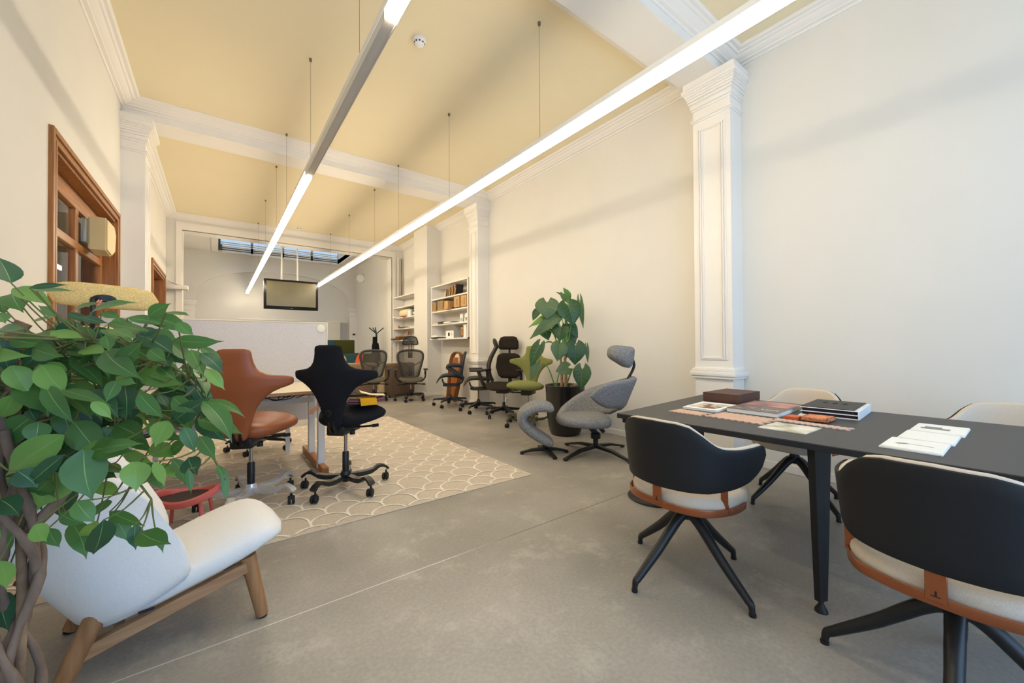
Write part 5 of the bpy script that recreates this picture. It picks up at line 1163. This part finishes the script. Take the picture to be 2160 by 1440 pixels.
FICUS = [(-386,1422,1352,-410,1436,1410,45),
(-395,1462,1342,-323,1409,1303,35),
(-416,1542,1337,-385,1486,1291,51),
(-334,1327,1334,-275,1298,1341,12),
(-342,1395,1335,-268,1316,1330,19),
(-320,1563,1299,-253,1504,1319,25),
(-268,1484,1294,-176,1407,1315,31),
(-332,1483,1283,-355,1472,1304,21),
(-327,1478,1280,-379,1534,1271,20),
(-299,1429,1286,-249,1401,1263,18),
(-223,1410,1264,-139,1313,1243,29),
(-146,1373,1280,-103,1340,1311,29),
(-100,1224,1283,-57,1156,1273,17),
(-147,1401,1281,-61,1329,1240,39),
(-187,1394,1277,-110,1354,1258,29),
(-93,1323,1218,2,1272,1216,32),
(-403,1476,1222,-333,1436,1210,36),
(-328,1432,1239,-271,1410,1225,33),
(-275,1501,1255,-293,1483,1210,42),
(-206,1263,1228,-195,1231,1195,22),
(-367,1591,1212,-336,1558,1189,32),
(-338,1485,1199,-385,1502,1160,43),
(-267,1401,1277,-218,1351,1261,19),
(-225,1331,1243,-164,1284,1213,27),
(-357,1489,1162,-319,1480,1107,53),
(-195,1391,1211,-225,1435,1151,47),
(-197,1436,1213,-136,1416,1161,44),
(-168,1369,1174,-203,1369,1133,34),
(-159,1410,1164,-177,1447,1082,48),
(-155,1418,1166,-122,1392,1096,27),
(-125,1348,1179,-97,1302,1154,37),
(-104,1360,1216,-60,1327,1162,35),
(-52,1186,1194,-28,1135,1136,32),
(-39,1318,1201,6,1309,1163,24),
(-33,1122,1187,5,1107,1143,31),
(-47,1214,1143,-25,1169,1087,36),
(-23,1167,1150,9,1154,1102,26),
(-72,1348,1158,-53,1299,1125,20),
(-366,1504,1120,-335,1447,1040,86),
(-298,1479,1161,-239,1418,1102,32),
(-260,1491,1154,-247,1506,1101,42),
(-202,1354,1128,-168,1353,1111,24),
(-191,1297,1123,-205,1275,1079,27),
(-189,1368,1106,-181,1327,1031,48),
(-287,1341,1103,-202,1265,1072,29),
(-306,1459,1080,-252,1392,1028,27),
(-226,1257,1080,-195,1250,1042,22),
(-151,1268,1094,-108,1259,1035,35),
(-127,1396,1093,-54,1327,1062,33),
(-89,1258,1079,-47,1223,1044,32),
(-37,1266,1062,47,1203,1024,29),
(-119,1306,1086,-100,1293,1052,22),
(-446,1646,1118,-469,1658,1072,40),
(-394,1479,1090,-428,1514,1031,39),
(-415,1445,1282,-391,1408,1259,30),
(-488,1684,1341,-463,1661,1295,38),
(-48,1250,1056,-3,1180,1031,26),
(-365,1454,1053,-353,1445,1025,29),
(-73,1134,1255,-47,1116,1229,24),
(-274,1439,1198,-220,1365,1187,36),
(-288,1447,1261,-324,1466,1229,33),
(-122,1337,1152,-87,1296,1120,27),
(-240,1430,1289,-205,1413,1277,21),
(-192,1224,1240,-149,1159,1221,26),
(-168,1370,1234,-127,1362,1207,33),
(-129,1235,1195,-98,1202,1170,28),
(-367,1501,1034,-431,1532,951,54),
(-344,1427,1025,-346,1411,977,41),
(-294,1390,993,-396,1468,905,60),
(-291,1372,949,-352,1405,884,34),
(-315,1508,904,-359,1506,803,87),
(-289,1437,1017,-237,1407,936,59),
(-254,1346,962,-234,1309,858,71),
(-217,1442,996,-241,1437,947,42),
(-212,1284,970,-142,1221,981,32),
(-209,1409,1003,-150,1334,974,46),
(-96,1230,1027,-116,1229,974,47),
(-138,1390,947,-97,1350,917,42),
(-103,1369,923,-69,1317,953,31),
(-67,1212,1011,-47,1201,954,29),
(-41,1329,1029,14,1280,957,47),
(-35,1160,994,-7,1110,951,28),
(-60,1256,927,-42,1218,896,40),
(-96,1352,910,-72,1351,841,32),
(-156,1241,939,-149,1217,881,47),
(-197,1428,928,-142,1390,901,27),
(-155,1397,898,-120,1355,837,37),
(-116,1198,942,-97,1165,895,20),
(-115,1364,899,-90,1325,868,21),
(-58,1209,911,-52,1194,860,15),
(-2,1185,915,8,1167,880,15),
(15,1299,875,18,1270,801,16),
(-324,1324,812,-310,1336,769,32),
(-256,1493,743,-294,1547,682,32),
(-223,1357,783,-246,1397,698,50),
(-314,1549,734,-280,1501,654,43),
(-222,1434,767,-191,1426,698,36),
(-221,1412,784,-154,1357,752,27),
(-156,1269,785,-153,1252,737,26),
(-145,1246,773,-90,1172,761,45),
(-127,1324,751,-110,1292,699,20),
(-237,1460,893,-198,1395,882,27),
(-262,1502,837,-214,1472,810,33),
(-318,1549,836,-341,1586,748,43),
(-404,1608,823,-377,1587,775,43),
(-251,1271,862,-222,1259,815,35),
(-400,1422,855,-360,1374,825,41),
(-436,1573,778,-411,1550,727,50),
(-421,1500,767,-414,1517,697,37),
(-439,1565,590,-416,1533,507,50),
(-316,1381,781,-301,1386,733,28),
(-311,1433,797,-265,1410,769,26),
(-416,1481,695,-396,1442,644,32),
(-334,1464,873,-376,1509,827,42),
(-368,1398,920,-337,1387,881,44),
(-304,1538,872,-335,1575,823,46),
(-266,1484,893,-212,1407,872,40),
(-225,1406,818,-251,1443,774,29),
(-460,1614,1156,-395,1574,1111,32),
(-422,1483,1220,-409,1498,1148,47),
(-459,1658,1046,-385,1597,1013,41),
(-402,1591,1128,-366,1569,1058,41),
(-439,1574,1198,-353,1520,1195,45),
(-297,1550,1105,-254,1500,1015,49),
(-268,1458,1167,-204,1392,1188,51),
(-392,1668,1057,-367,1660,944,51),
(-147,1410,1017,-122,1342,948,36),
(-473,1715,1237,-414,1631,1177,54),
(-39,1191,1029,40,1139,995,40),
(-148,1342,1228,-95,1295,1188,49),
(-382,1591,1197,-330,1557,1258,42),
(-315,1513,1098,-257,1492,1078,41),
(-146,1448,1205,-97,1414,1107,46),
(-274,1545,974,-229,1532,909,46),
(-267,1420,961,-200,1335,940,43),
(-353,1592,1172,-274,1514,1166,53),
(-194,1302,1160,-145,1251,1212,37),
(-445,1733,1107,-369,1662,1095,50),
(-280,1540,1173,-208,1486,1162,56),
(-362,1531,888,-320,1506,814,34),
(-458,1666,888,-365,1548,857,41),
(-288,1514,1054,-257,1514,974,42),
(-251,1560,1226,-189,1532,1189,37),
(-51,1379,1101,-30,1336,990,50),
(-230,1410,1226,-223,1410,1129,46),
(-240,1553,1195,-167,1497,1187,38),
(-335,1544,947,-250,1478,953,43),
(-344,1544,1198,-325,1536,1088,40),
(-330,1409,1113,-275,1357,1029,34),
(-135,1446,1111,-52,1360,1084,54),
(-401,1480,1159,-373,1468,1094,45),
(-420,1652,1193,-325,1575,1220,37),
(-305,1521,1190,-254,1449,1106,38),
(-166,1397,1141,-77,1325,1105,48),
(-481,1629,930,-391,1527,916,44),
(-464,1611,1053,-377,1538,1052,53),
(-435,1600,1260,-393,1571,1195,44),
(-288,1485,983,-234,1452,922,41),
(-404,1590,866,-334,1533,826,37),
(-451,1524,1186,-362,1442,1182,34),
(-359,1447,1201,-294,1361,1182,40),
(-253,1354,1102,-191,1288,1037,37),
(-373,1516,1235,-283,1408,1211,32),
(-147,1377,1152,-73,1343,1086,39),
(-340,1429,1161,-296,1398,1096,49),
(-429,1481,1235,-354,1378,1245,42),
(-30,1183,1072,20,1119,987,41),
(-342,1508,897,-283,1438,948,46),
(-292,1490,1174,-197,1389,1179,36),
(-141,1296,1014,-73,1249,976,30),
(-247,1363,953,-163,1267,957,47),
(-78,1303,1075,-54,1241,996,40),
(-228,1483,1229,-158,1399,1227,34),
(-453,1735,965,-376,1644,927,49),
(-219,1343,1193,-145,1240,1131,50),
(-390,1563,873,-334,1489,828,50),
(-204,1457,980,-140,1393,927,35),
(-92,1273,1017,-18,1207,1075,40),
(-320,1498,1060,-286,1472,958,45),
(-374,1515,1122,-307,1448,1034,33),
(-422,1713,1204,-398,1693,1078,58),
(-256,1569,1078,-155,1515,1052,46),
(-137,1488,1082,-150,1463,992,37),
(-154,1426,1142,-80,1324,1093,50),
(-343,1480,1086,-248,1367,1085,37),
(-310,1573,1246,-292,1563,1160,57),
(-316,1522,1205,-234,1438,1173,52),
(-375,1635,1059,-324,1570,951,40),
(-467,1666,1058,-410,1601,1026,47),
(-545,1802,1214,-463,1707,1233,45),
(-523,1808,1153,-431,1721,1143,37),
(-372,1804,985,-304,1735,915,41),
(-569,1858,992,-542,1852,904,54),
(-136,1452,1020,-67,1376,994,46),
(-50,1465,1035,18,1437,1004,45),
(-439,1859,1039,-358,1831,997,51),
(-541,1785,1032,-487,1761,985,52),
(-566,1974,961,-497,1957,927,52),
(-507,1913,833,-424,1837,835,44),
(-392,1664,1116,-339,1660,1102,36),
(-480,1864,1206,-405,1833,1220,51),
(-429,1759,836,-355,1686,852,47),
(-600,1999,1188,-573,1956,1120,60),
(-231,1685,976,-162,1609,983,42),
(-483,1716,1136,-476,1744,1076,52),
(-578,1891,1135,-527,1851,1062,47),
(-351,1729,1039,-327,1744,972,54),
(-52,1344,1110,-30,1356,1052,47),
(-297,1647,932,-215,1559,947,47),
(-397,1698,1060,-333,1658,1036,54),
(-125,1428,1164,-111,1419,1100,47),
(-395,1724,990,-303,1653,973,46),
(-294,1639,1089,-253,1635,1043,51),
(-535,1806,895,-442,1716,868,46),
(-105,1480,1094,-72,1441,1019,45),
(-374,1742,1120,-304,1664,1056,41),
(-370,1668,1010,-304,1603,1016,36),
(-337,1660,975,-248,1591,983,52),
(-394,1619,1210,-350,1552,1145,40),
(-565,1835,905,-496,1784,903,44),
(-267,1773,960,-205,1741,927,41),
(-312,1540,960,-301,1531,904,40),
(-381,1643,1105,-313,1584,1051,36),
(-242,1638,1291,-215,1588,1213,41),
(-245,1733,1032,-165,1646,1032,50),
(-267,1737,1124,-217,1718,1039,43),
(-588,1983,1086,-511,1903,1070,56),
(-84,1375,1116,-23,1329,1111,40),
(-525,1764,1113,-459,1697,1091,47),
(-405,1758,1250,-323,1678,1243,51),
(-488,1876,966,-434,1828,920,49),
(-276,1726,985,-219,1711,951,48),
(-257,1554,1173,-234,1562,1096,53),
(-402,1750,945,-358,1744,897,46),
(-414,1644,981,-361,1608,938,39),
(-190,1555,1217,-128,1515,1193,38),
(-517,1735,1077,-434,1643,1077,44),
(-295,1609,1112,-233,1596,1122,37),
(-80,1627,1057,-11,1552,1027,52),
(-325,1762,1206,-229,1707,1197,57),
(-524,1822,963,-498,1839,899,42),
(-174,1570,1221,-126,1525,1169,53),
(-193,1668,1047,-140,1611,989,50),
(-275,1684,1111,-205,1609,1126,52),
(-413,1862,1289,-334,1781,1231,43),
(-332,1737,934,-251,1684,936,41),
(-460,1650,1018,-428,1595,968,47),
(-355,1641,1086,-345,1649,1007,35),
(-432,1770,962,-366,1707,964,55),
(-521,1817,916,-443,1772,882,42),
(-437,1693,1089,-402,1660,1029,36),
(-396,1679,1031,-324,1590,990,35),
(-420,1825,1208,-364,1791,1162,52),
(-172,1448,1060,-114,1427,1030,42),
(-563,2002,780,-473,1907,788,50),
(-294,1524,1184,-274,1508,1118,33),
(-212,1543,1155,-149,1469,1123,47),
(-502,1734,855,-407,1631,882,48),
(-202,1472,1064,-191,1478,1007,50),
(-353,1696,958,-296,1661,911,37),
(-398,1672,955,-323,1605,947,47),
(-310,1599,1204,-253,1562,1187,46),
(-453,1777,1215,-381,1705,1223,54),
(-292,1721,1134,-235,1698,1105,45),
(-182,1491,1171,-118,1451,1165,46),
(-188,1544,1250,-147,1515,1186,44),
(-512,1937,1104,-441,1862,1040,58),
(-461,1771,902,-405,1762,865,41),
(-623,2041,809,-539,1962,793,41),
(-300,1757,1102,-241,1745,1058,54),
(-482,1911,1205,-389,1872,1208,51),
(-496,1746,1100,-405,1662,1119,52),
(-438,1662,880,-371,1642,854,41),
(-368,1613,1000,-320,1583,956,34),
(-395,1679,1045,-331,1629,1018,49),
(-325,1594,945,-277,1585,909,43),
(-367,1676,1055,-334,1643,991,35),
(-288,1648,1069,-226,1618,1028,40),
(-108,1403,1215,-76,1383,1158,48),
(-397,1801,1253,-357,1795,1186,58),
(-265,1522,1258,-249,1535,1203,38),
(-490,1882,948,-445,1864,873,38),
(-487,1829,1040,-462,1783,976,54),
(-358,1771,1042,-317,1763,987,55),
(-426,1740,1189,-334,1663,1191,46),
(-219,1678,1144,-129,1596,1120,40),
(-249,1548,1110,-227,1502,1044,41),
(-258,1620,1125,-238,1619,1044,48),
(-267,1731,1052,-195,1654,1008,55),
(-417,1739,893,-345,1700,902,40),
(-399,1599,1235,-335,1527,1190,36),
(-71,1536,1075,-13,1517,1027,51),
(-613,1979,1084,-551,1919,1051,44),
(-247,1631,1016,-169,1560,971,38),
(-259,1497,1132,-199,1418,1097,36),
(-552,1914,876,-500,1885,828,39),
(-172,1508,1191,-159,1480,1129,51),
(-149,1607,1012,-68,1514,1019,56),
(-200,1536,1008,-181,1495,947,38),
(-165,1665,1259,-121,1652,1193,53),
(-471,1896,1118,-394,1857,1079,58),
(-221,1691,1124,-143,1623,1075,46),
(-260,1673,1191,-237,1656,1132,41),
(-281,1674,1069,-264,1690,975,54),
(-390,1801,1203,-342,1771,1150,55),
(-382,1691,1156,-356,1677,1079,44),
(-255,1737,1039,-157,1683,1017,45),
(-451,1700,961,-420,1695,887,44),
(-400,1809,1007,-330,1793,962,40),
(-242,1702,1009,-217,1693,947,50),
(-396,1670,1010,-328,1652,1012,50),
(-307,1578,952,-242,1557,920,48),
(-177,1587,1262,-148,1566,1206,38),
(-426,1892,835,-354,1806,817,45),
(-172,1591,1246,-97,1524,1192,52),
(-137,1517,1022,-88,1518,967,54),
(-548,1766,1208,-456,1673,1201,48),
(-429,1638,945,-376,1614,916,43)]
HEART = [(3459,3836,1767,3430,3798,1560,286),
(3680,3671,1729,3707,3592,1481,302),
(3573,3815,1619,3273,3980,1477,126),
(3547,3773,1573,3258,3931,1314,146),
(3636,3770,1440,3594,3742,1271,205),
(3555,3709,1199,3504,3687,1010,206),
(3829,3691,1197,3793,3659,954,265),
(3757,3499,891,3708,3476,649,209),
(3646,3645,909,3492,3698,872,165),
(3877,3839,1492,3928,3741,1314,131),
(3631,4087,1431,3641,4018,1284,165),
(3940,3918,1398,3975,3831,1228,178),
(3867,3841,1885,3775,3846,1982,76),
(3779,3783,1846,3632,3829,1920,48),
(3990,3750,1808,3984,3697,1458,82),
(3312,3829,1200,3186,3864,958,153),
(3283,3853,966,3191,3863,761,112),
(3414,3940,1200,3344,3932,1023,116),
(3867,4030,1748,3837,3993,1537,191),
(3518,4105,1680,3438,4104,1555,98),
(3990,3633,1175,3965,3592,974,54),
(3850,3916,1914,3885,3829,1776,121)]
# ------------------------------------------------------------------ plants
def leaf_mat(name, rgb, rgb2, scale=4, rough=.38, tr=.25):
    m = mat(name, rgb, rough, rgb2=rgb2, scale=scale, spec=.45, bump=.08, bscale=60)
    nt = m.node_tree; N = nt.nodes; L = nt.links
    t_ = N.new('ShaderNodeBsdfTranslucent'); t_.inputs[0].default_value = lin(rgb2); ms = N.new('ShaderNodeMixShader'); ms.inputs[0].default_value = tr
    L.new(N['Principled BSDF'].outputs[0], ms.inputs[1]); L.new(t_.outputs[0], ms.inputs[2]); L.new(ms.outputs[0], N['Material Output'].inputs[0]); return m
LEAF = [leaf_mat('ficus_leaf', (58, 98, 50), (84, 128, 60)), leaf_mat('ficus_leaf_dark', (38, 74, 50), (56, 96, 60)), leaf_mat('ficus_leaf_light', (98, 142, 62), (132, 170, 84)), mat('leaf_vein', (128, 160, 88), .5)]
def ficus_leaf(b, p, q, w, mi, rnd, cam_side):
    p, q = Vector(p), Vector(q); q = q+(q-p)*.10; w *= 1.12; ax = q-p; L_ = ax.length; ax.normalize()
    nrm = (cam_side-ax*cam_side.dot(ax)).normalized()
    nrm = (Matrix.Rotation(rnd.uniform(-.35, .35), 3, ax) @ nrm).normalized()
    sd = ax.cross(nrm); fold = rnd.uniform(.05, .28); droop = rnd.uniform(-.02, .10)*L_; wave = rnd.uniform(-.05, .05)
    PR = ((0, .03), (.05, .16), (.13, .34), (.25, .47), (.38, .5), (.52, .47), (.66, .37), (.77, .225), (.84, .125), (.90, .06), (.95, .03), (1, .006))
    rows = []
    for u, h_ in PR:
        c = p+ax*(L_*u)-nrm*(droop*4*(u-.5)**2-droop)+sd*(wave*L_*math.sin(u*PI))
        r = []
        for s in (-1, -.55, -.024, .024, .55, 1):
            o = s*h_*w; r.append(b.verts.new(c+sd*o+nrm*(fold*abs(o)-(.35*fold*abs(o)*abs(s)))+nrm*rnd.uniform(-.02, .02)*w*abs(s)))
        rows.append(r)
    for a, c in zip(rows, rows[1:]):
        for i in range(5): f = b.faces.new((a[i], a[i+1], c[i+1], c[i])); f.material_index = 3 if i == 2 else mi
t = thing('ficus_tree', 'large ficus tree with a braided trunk in the left foreground', 'plant', (-.405, 1.535, 0))
O = Vector((-.405, 1.535, 0)); rnd = random.Random(11)
b = B(); bases = []
toward = Vector((.405, -1.535, .1)).normalized()
for i, (x0, y0, z0, x1, y1, z1, w) in enumerate(FICUS):
    p = Vector((x0, y0, z0))/1000-O; q = Vector((x1, y1, z1))/1000-O
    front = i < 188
    mi = rnd.choice((0, 0, 0, 1, 2)) if front else rnd.choice((0, 1, 1))  # leaves behind take the dark tone more often, imitating shade in the crown
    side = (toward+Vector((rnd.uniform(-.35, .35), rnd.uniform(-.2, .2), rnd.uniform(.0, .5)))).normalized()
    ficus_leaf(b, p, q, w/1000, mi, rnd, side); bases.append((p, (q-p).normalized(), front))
for k in range(150):   # the far side of the crown, seen only from elsewhere
    a = rnd.uniform(0, 2*PI); r = rnd.uniform(.1, .36); z = rnd.uniform(.9, 1.32)
    p = Vector((-.12+r*math.cos(a), -.10+r*math.sin(a)*.6-.02, z))
    p = Vector((-.16-abs(r*math.cos(a))*.75, -.05+.33*math.sin(a), z))
    d = Vector((-abs(math.cos(a)), math.sin(a), rnd.uniform(-.9, .1))).normalized()
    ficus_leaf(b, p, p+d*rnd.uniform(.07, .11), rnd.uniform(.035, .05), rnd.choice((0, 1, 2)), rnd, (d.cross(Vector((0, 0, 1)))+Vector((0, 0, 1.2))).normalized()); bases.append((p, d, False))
fo = obj('foliage', b, LEAF, t, 60, normals=False)
BARK = mat('bark', (142, 120, 104), .85, rgb2=(92, 74, 62), scale=16, bump=.5, bscale=50, spec=.15, stretch=(1, 1, .35))
BARKL = mat('bark_light', (150, 124, 96), .85, rgb2=(104, 80, 62), scale=14, bump=.4, bscale=40, spec=.15)
b = B()
for k in range(5):   # braided stems
    P = []; R_ = []
    for i in range(17):
        z = .17+.83*i/16; a = 2*PI*k/5+z*8.5*(1 if k % 2 else -1)+.5*math.sin(z*7+k)
        r = .033+.010*math.sin(z*9+k*1.7); P.append((r*math.cos(a), r*math.sin(a), z)); R_.append(.0135+.003*math.sin(i*1.7+k))
    sp = smooth_pts(P, 3); tube(b, sp, [.72*R_[min(16, j//3)] for j in range(len(sp))], 8)
tube(b, smooth_pts([(0, .01, .17), (.01, 0, .6), (-.005, .01, .95), (-.01, 0, 1.2), (.01, .0, 1.265)], 4), [.010]*8+[.013]*5+[.016]*4, 10, mi=1)
for P in ([(.02, 0, .74), (.07, -.02, .80), (.12, -.02, .88), (.15, -.01, .97)], [(-.0, 0, .95), (-.03, -.02, 1.05), (-.035, -.02, 1.17)], [(.01, 0, .98), (.06, .01, 1.04), (.11, .02, 1.08)]):
    tube(b, smooth_pts(P, 4), [.014]*5+[.011]*4+[.009]*4 if len(P) == 4 else [.014]*5+[.010]*4, 8, mi=0)
obj('trunk', b, [BARK, BARKL], t, 70)
b = B(); nodes = [Vector((-.01, 0, 1.24)), Vector((.05, -.01, 1.10)), Vector((.12, 0, 1.06)), Vector((.12, -.02, .93)), Vector((0, 0, 1.02))]
stems = [[(0, 0, 1.05), (.10, -.05, 1.14), (.2, -.12, 1.17), (.31, -.2, 1.15), (.38, -.26, 1.07)], [(0, 0, 1.0), (.12, -.06, 1.06), (.24, -.15, 1.05), (.36, -.24, .97), (.42, -.29, .86)], [(.05, -.02, .9), (.12, -.08, .93), (.22, -.15, .88), (.27, -.2, .82)], [(.02, 0, 1.1), (.08, -.02, 1.2), (.15, -.1, 1.22), (.26, -.17, 1.2)], [(-.01, 0, 1.1), (-.06, -.05, 1.0), (.0, -.12, .95)]]
SP = []
for s in stems:
    sp = smooth_pts(s, 5); tube(b, sp, [.0055-.0035*j/len(sp) for j in range(len(sp))], 6); SP += sp
for p, d, f in bases:
    n_ = min(SP, key=lambda v: (v-p).length); m_ = (n_+p)/2-Vector((0, 0, .01)); tube(b, smooth_pts([n_, m_, p], 3), [.0022]*3+[.0017]*4, 5)
obj('twigs', b, mat('twig_green', (112, 116, 62), .6, rgb2=(92, 84, 50), scale=12), t, 70)
b = B(); lathe(b, [(.11, 0), (.135, .015), (.148, .18), (.152, .19), (.144, .19), (.136, .15), (.02, .15)], 32); obj('pot', b, mat('pot_grey', (70, 68, 66), .6, var=.06), t)
b = B(); lathe(b, [(.136, .155), (.1, .165), (.01, .17)], 24); obj('soil', b, mat('soil', (58, 44, 34), .95, var=.4, scale=60, bump=.8, bscale=120), t)
# ---- heart leaved plant in the black pot
t = thing('elephant_ear_plant', 'tall plant with big heart shaped leaves standing in the black pot', 'plant', (3.77, 3.83, .60))
O = Vector((3.77, 3.83, .60))
HL = [leaf_mat('heart_leaf', (70, 96, 60), (92, 118, 72), 3), leaf_mat('heart_leaf_dark', (42, 76, 44), (58, 96, 50), 3), leaf_mat('heart_leaf_bright', (84, 136, 48), (112, 160, 60), 3), mat('heart_vein', (104, 126, 82), .5)]
HP = ((-.32, .0), (-.30, .17), (-.22, .30), (-.1, .40), (.05, .47), (.2, .5), (.38, .46), (.55, .37), (.72, .25), (.87, .11), (.96, .035), (1, .004))
def heart(b, p, q, w, mi, rnd, side):
    p, q = Vector(p), Vector(q); q = q+(q-p)*.06; w *= 1.14; ax = q-p; L_ = ax.length; ax.normalize()
    nrm = (side-ax*side.dot(ax)).normalized(); nrm = Matrix.Rotation(rnd.uniform(-.25, .25), 3, ax) @ nrm; sd = ax.cross(nrm)
    fold = rnd.uniform(.12, .3); rows = []; N = 12
    for u, h_ in HP:
        r = []
        inner = .14*max(0, (-u)/.32)**.6 if u < 0 else 0     # notch between the two lobes
        for s in (-1, 1):
            rr = []
            for j in range(7):
                f = j/6; o = w*(inner+(max(h_, inner+.01)-inner)*f)
                wob = .025*w*math.sin(u*26+s)*f*f
                zz = fold*o-.9*fold*o*f*f*.7+wob-.16*L_*(u-.1)**2
                rr.append(b.verts.new(p+ax*(L_*u)+sd*s*o+nrm*zz))
            r.append(rr)
        rows.append(r)
    for a, c in zip(rows, rows[1:]):
        for k in (0, 1):
            for j in range(6): f = b.faces.new((a[k][j], a[k][j+1], c[k][j+1], c[k][j])); f.material_index = 3 if (j == 0 and a is not rows[0] and rows.index(a) > 4 and False) else mi
    # midrib and side veins, raised
    P = [p+ax*(L_*u)+nrm*(.003-.16*L_*(u-.1)**2) for u in (0, .2, .4, .6, .8, .96)]; tube(b, P, [.004, .0036, .003, .0025, .002, .001], 5, mi=3)
    for s in (-1, 1):
        for u0, u1, e in ((0, -.22, .26), (.02, .08, .42), (.15, .30, .42), (.32, .5, .34), (.5, .68, .24)):
            A = p+ax*(L_*u0)+nrm*(.002-.16*L_*(u0-.1)**2); o = e*w; f = e/.5
            D = p+ax*(L_*u1)+sd*s*o+nrm*(.002+fold*o-.63*fold*o*f*f*.9-.16*L_*(u1-.1)**2); tube(b, [A, (A+D)/2+nrm*.004, D], [.002, .0016, .0008], 4, mi=3)
rnd = random.Random(4); toward = Vector((-.68, -.70, .25)); stemb = B()
roots = [Vector((-.045, .02, 0)), Vector((-.02, -.03, 0)), Vector((.03, .01, 0)), Vector((-.12, .06, 0)), Vector((.09, -.03, 0)), Vector((.12, -.05, 0))]
for i, (x0, y0, z0, x1, y1, z1, w) in enumerate(HEART):
    p = Vector((x0, y0, z0))/1000-O; q = Vector((x1, y1, z1))/1000-O
    mi = {2: 2, 3: 0, 6: 1, 4: 1, 10: 1, 11: 1, 12: 2, 18: 2, 19: 1}.get(i, rnd.choice((0, 0, 1)))
    b = B(); heart(b, p, q, w/1000, mi, rnd, (toward+Vector((rnd.uniform(-.2, .2), rnd.uniform(-.2, .2), rnd.uniform(0, .3)))).normalized())
    lf = obj('leaf', b, HL, t, 70, normals=False)
    low = p.z < .45
    r0 = min(roots, key=lambda r: abs(r.x-p.x)+abs(r.y-p.y)+(0 if low else (1 if roots.index(r) > 2 else 0)))
    top = r0+Vector((0, 0, .02 if low else .42))
    tube(stemb, smooth_pts([top, top.lerp(p, .45)+Vector((0, 0, .10+.1*(p-top).length)), p], 6), [.009]*5+[.0065]*4+[.005]*4, 7)
obj('petioles', stemb, mat('petiole_green', (96, 136, 58), .5, rgb2=(124, 160, 84), scale=8), t, 70)
b = B()
for r0 in roots[:3]: tube(b, smooth_pts([r0, r0+Vector((.005, 0, .2)), r0+Vector((-.01, .005, .43))], 5), [.02]*4+[.018]*3+[.015]*4, 10)
for r0 in roots[3:]: tube(b, [r0, r0+Vector((0, 0, .06))], [.022, .014], 10)
obj('stems', b, mat('stem_tan', (186, 148, 112), .7, rgb2=(140, 100, 70), scale=9, stretch=(1, 1, 4)), t, 70)
b = B(); lathe(b, [(.24, -.015), (.12, .005), (.01, .012)], 28); obj('soil', b, MATS['soil'], t)
t = thing('plant_pot', 'tall glossy black plant pot tapering to its foot beside the grey lounge chair', 'plant pot', (3.77, 3.83, 0))
b = B(); lathe(b, [(.17, 0), (.195, .01), (.215, .05), (.245, .22), (.258, .42), (.265, .645), (.272, .66), (.262, .665), (.255, .655), (.245, .585), (.02, .58)], 48); obj('pot', b, mat('pot_black_gloss', (20, 18, 17), .22, var=.1, scale=3, spec=.6), t, 50)
# trailing plant on the lowest shelf of the farther bookcase
t = thing('trailing_plant', 'small green plant trailing from the lowest shelf behind the mesh chair headrest', 'plant', (4.08, 9.86, SHZ[0]+.0305))
b = B(); lathe(b, [(.04, 0), (.055, .09), (.05, .09), (.045, .075), (.005, .075)], 18); obj('pot', b, WHITE, t)
b = B(); rnd = random.Random(9)
for k in range(34):
    a = rnd.uniform(PI*.6, PI*1.7); r = rnd.uniform(.02, .10); z = rnd.uniform(-.16, .1) if r > .06 else rnd.uniform(.06, .14)
    p = Vector((-.05-.05*abs(math.cos(a)), .09*math.sin(a*1.3), max(z, -.16))); 
    ficus_leaf(b, p, p+Vector((rnd.uniform(-.03, .01), rnd.uniform(-.04, .04), -.05)), .025, rnd.choice((0, 2)), rnd, Vector((-.8, -.4, .3)))
obj('foliage', b, LEAF, t, 60, normals=False)
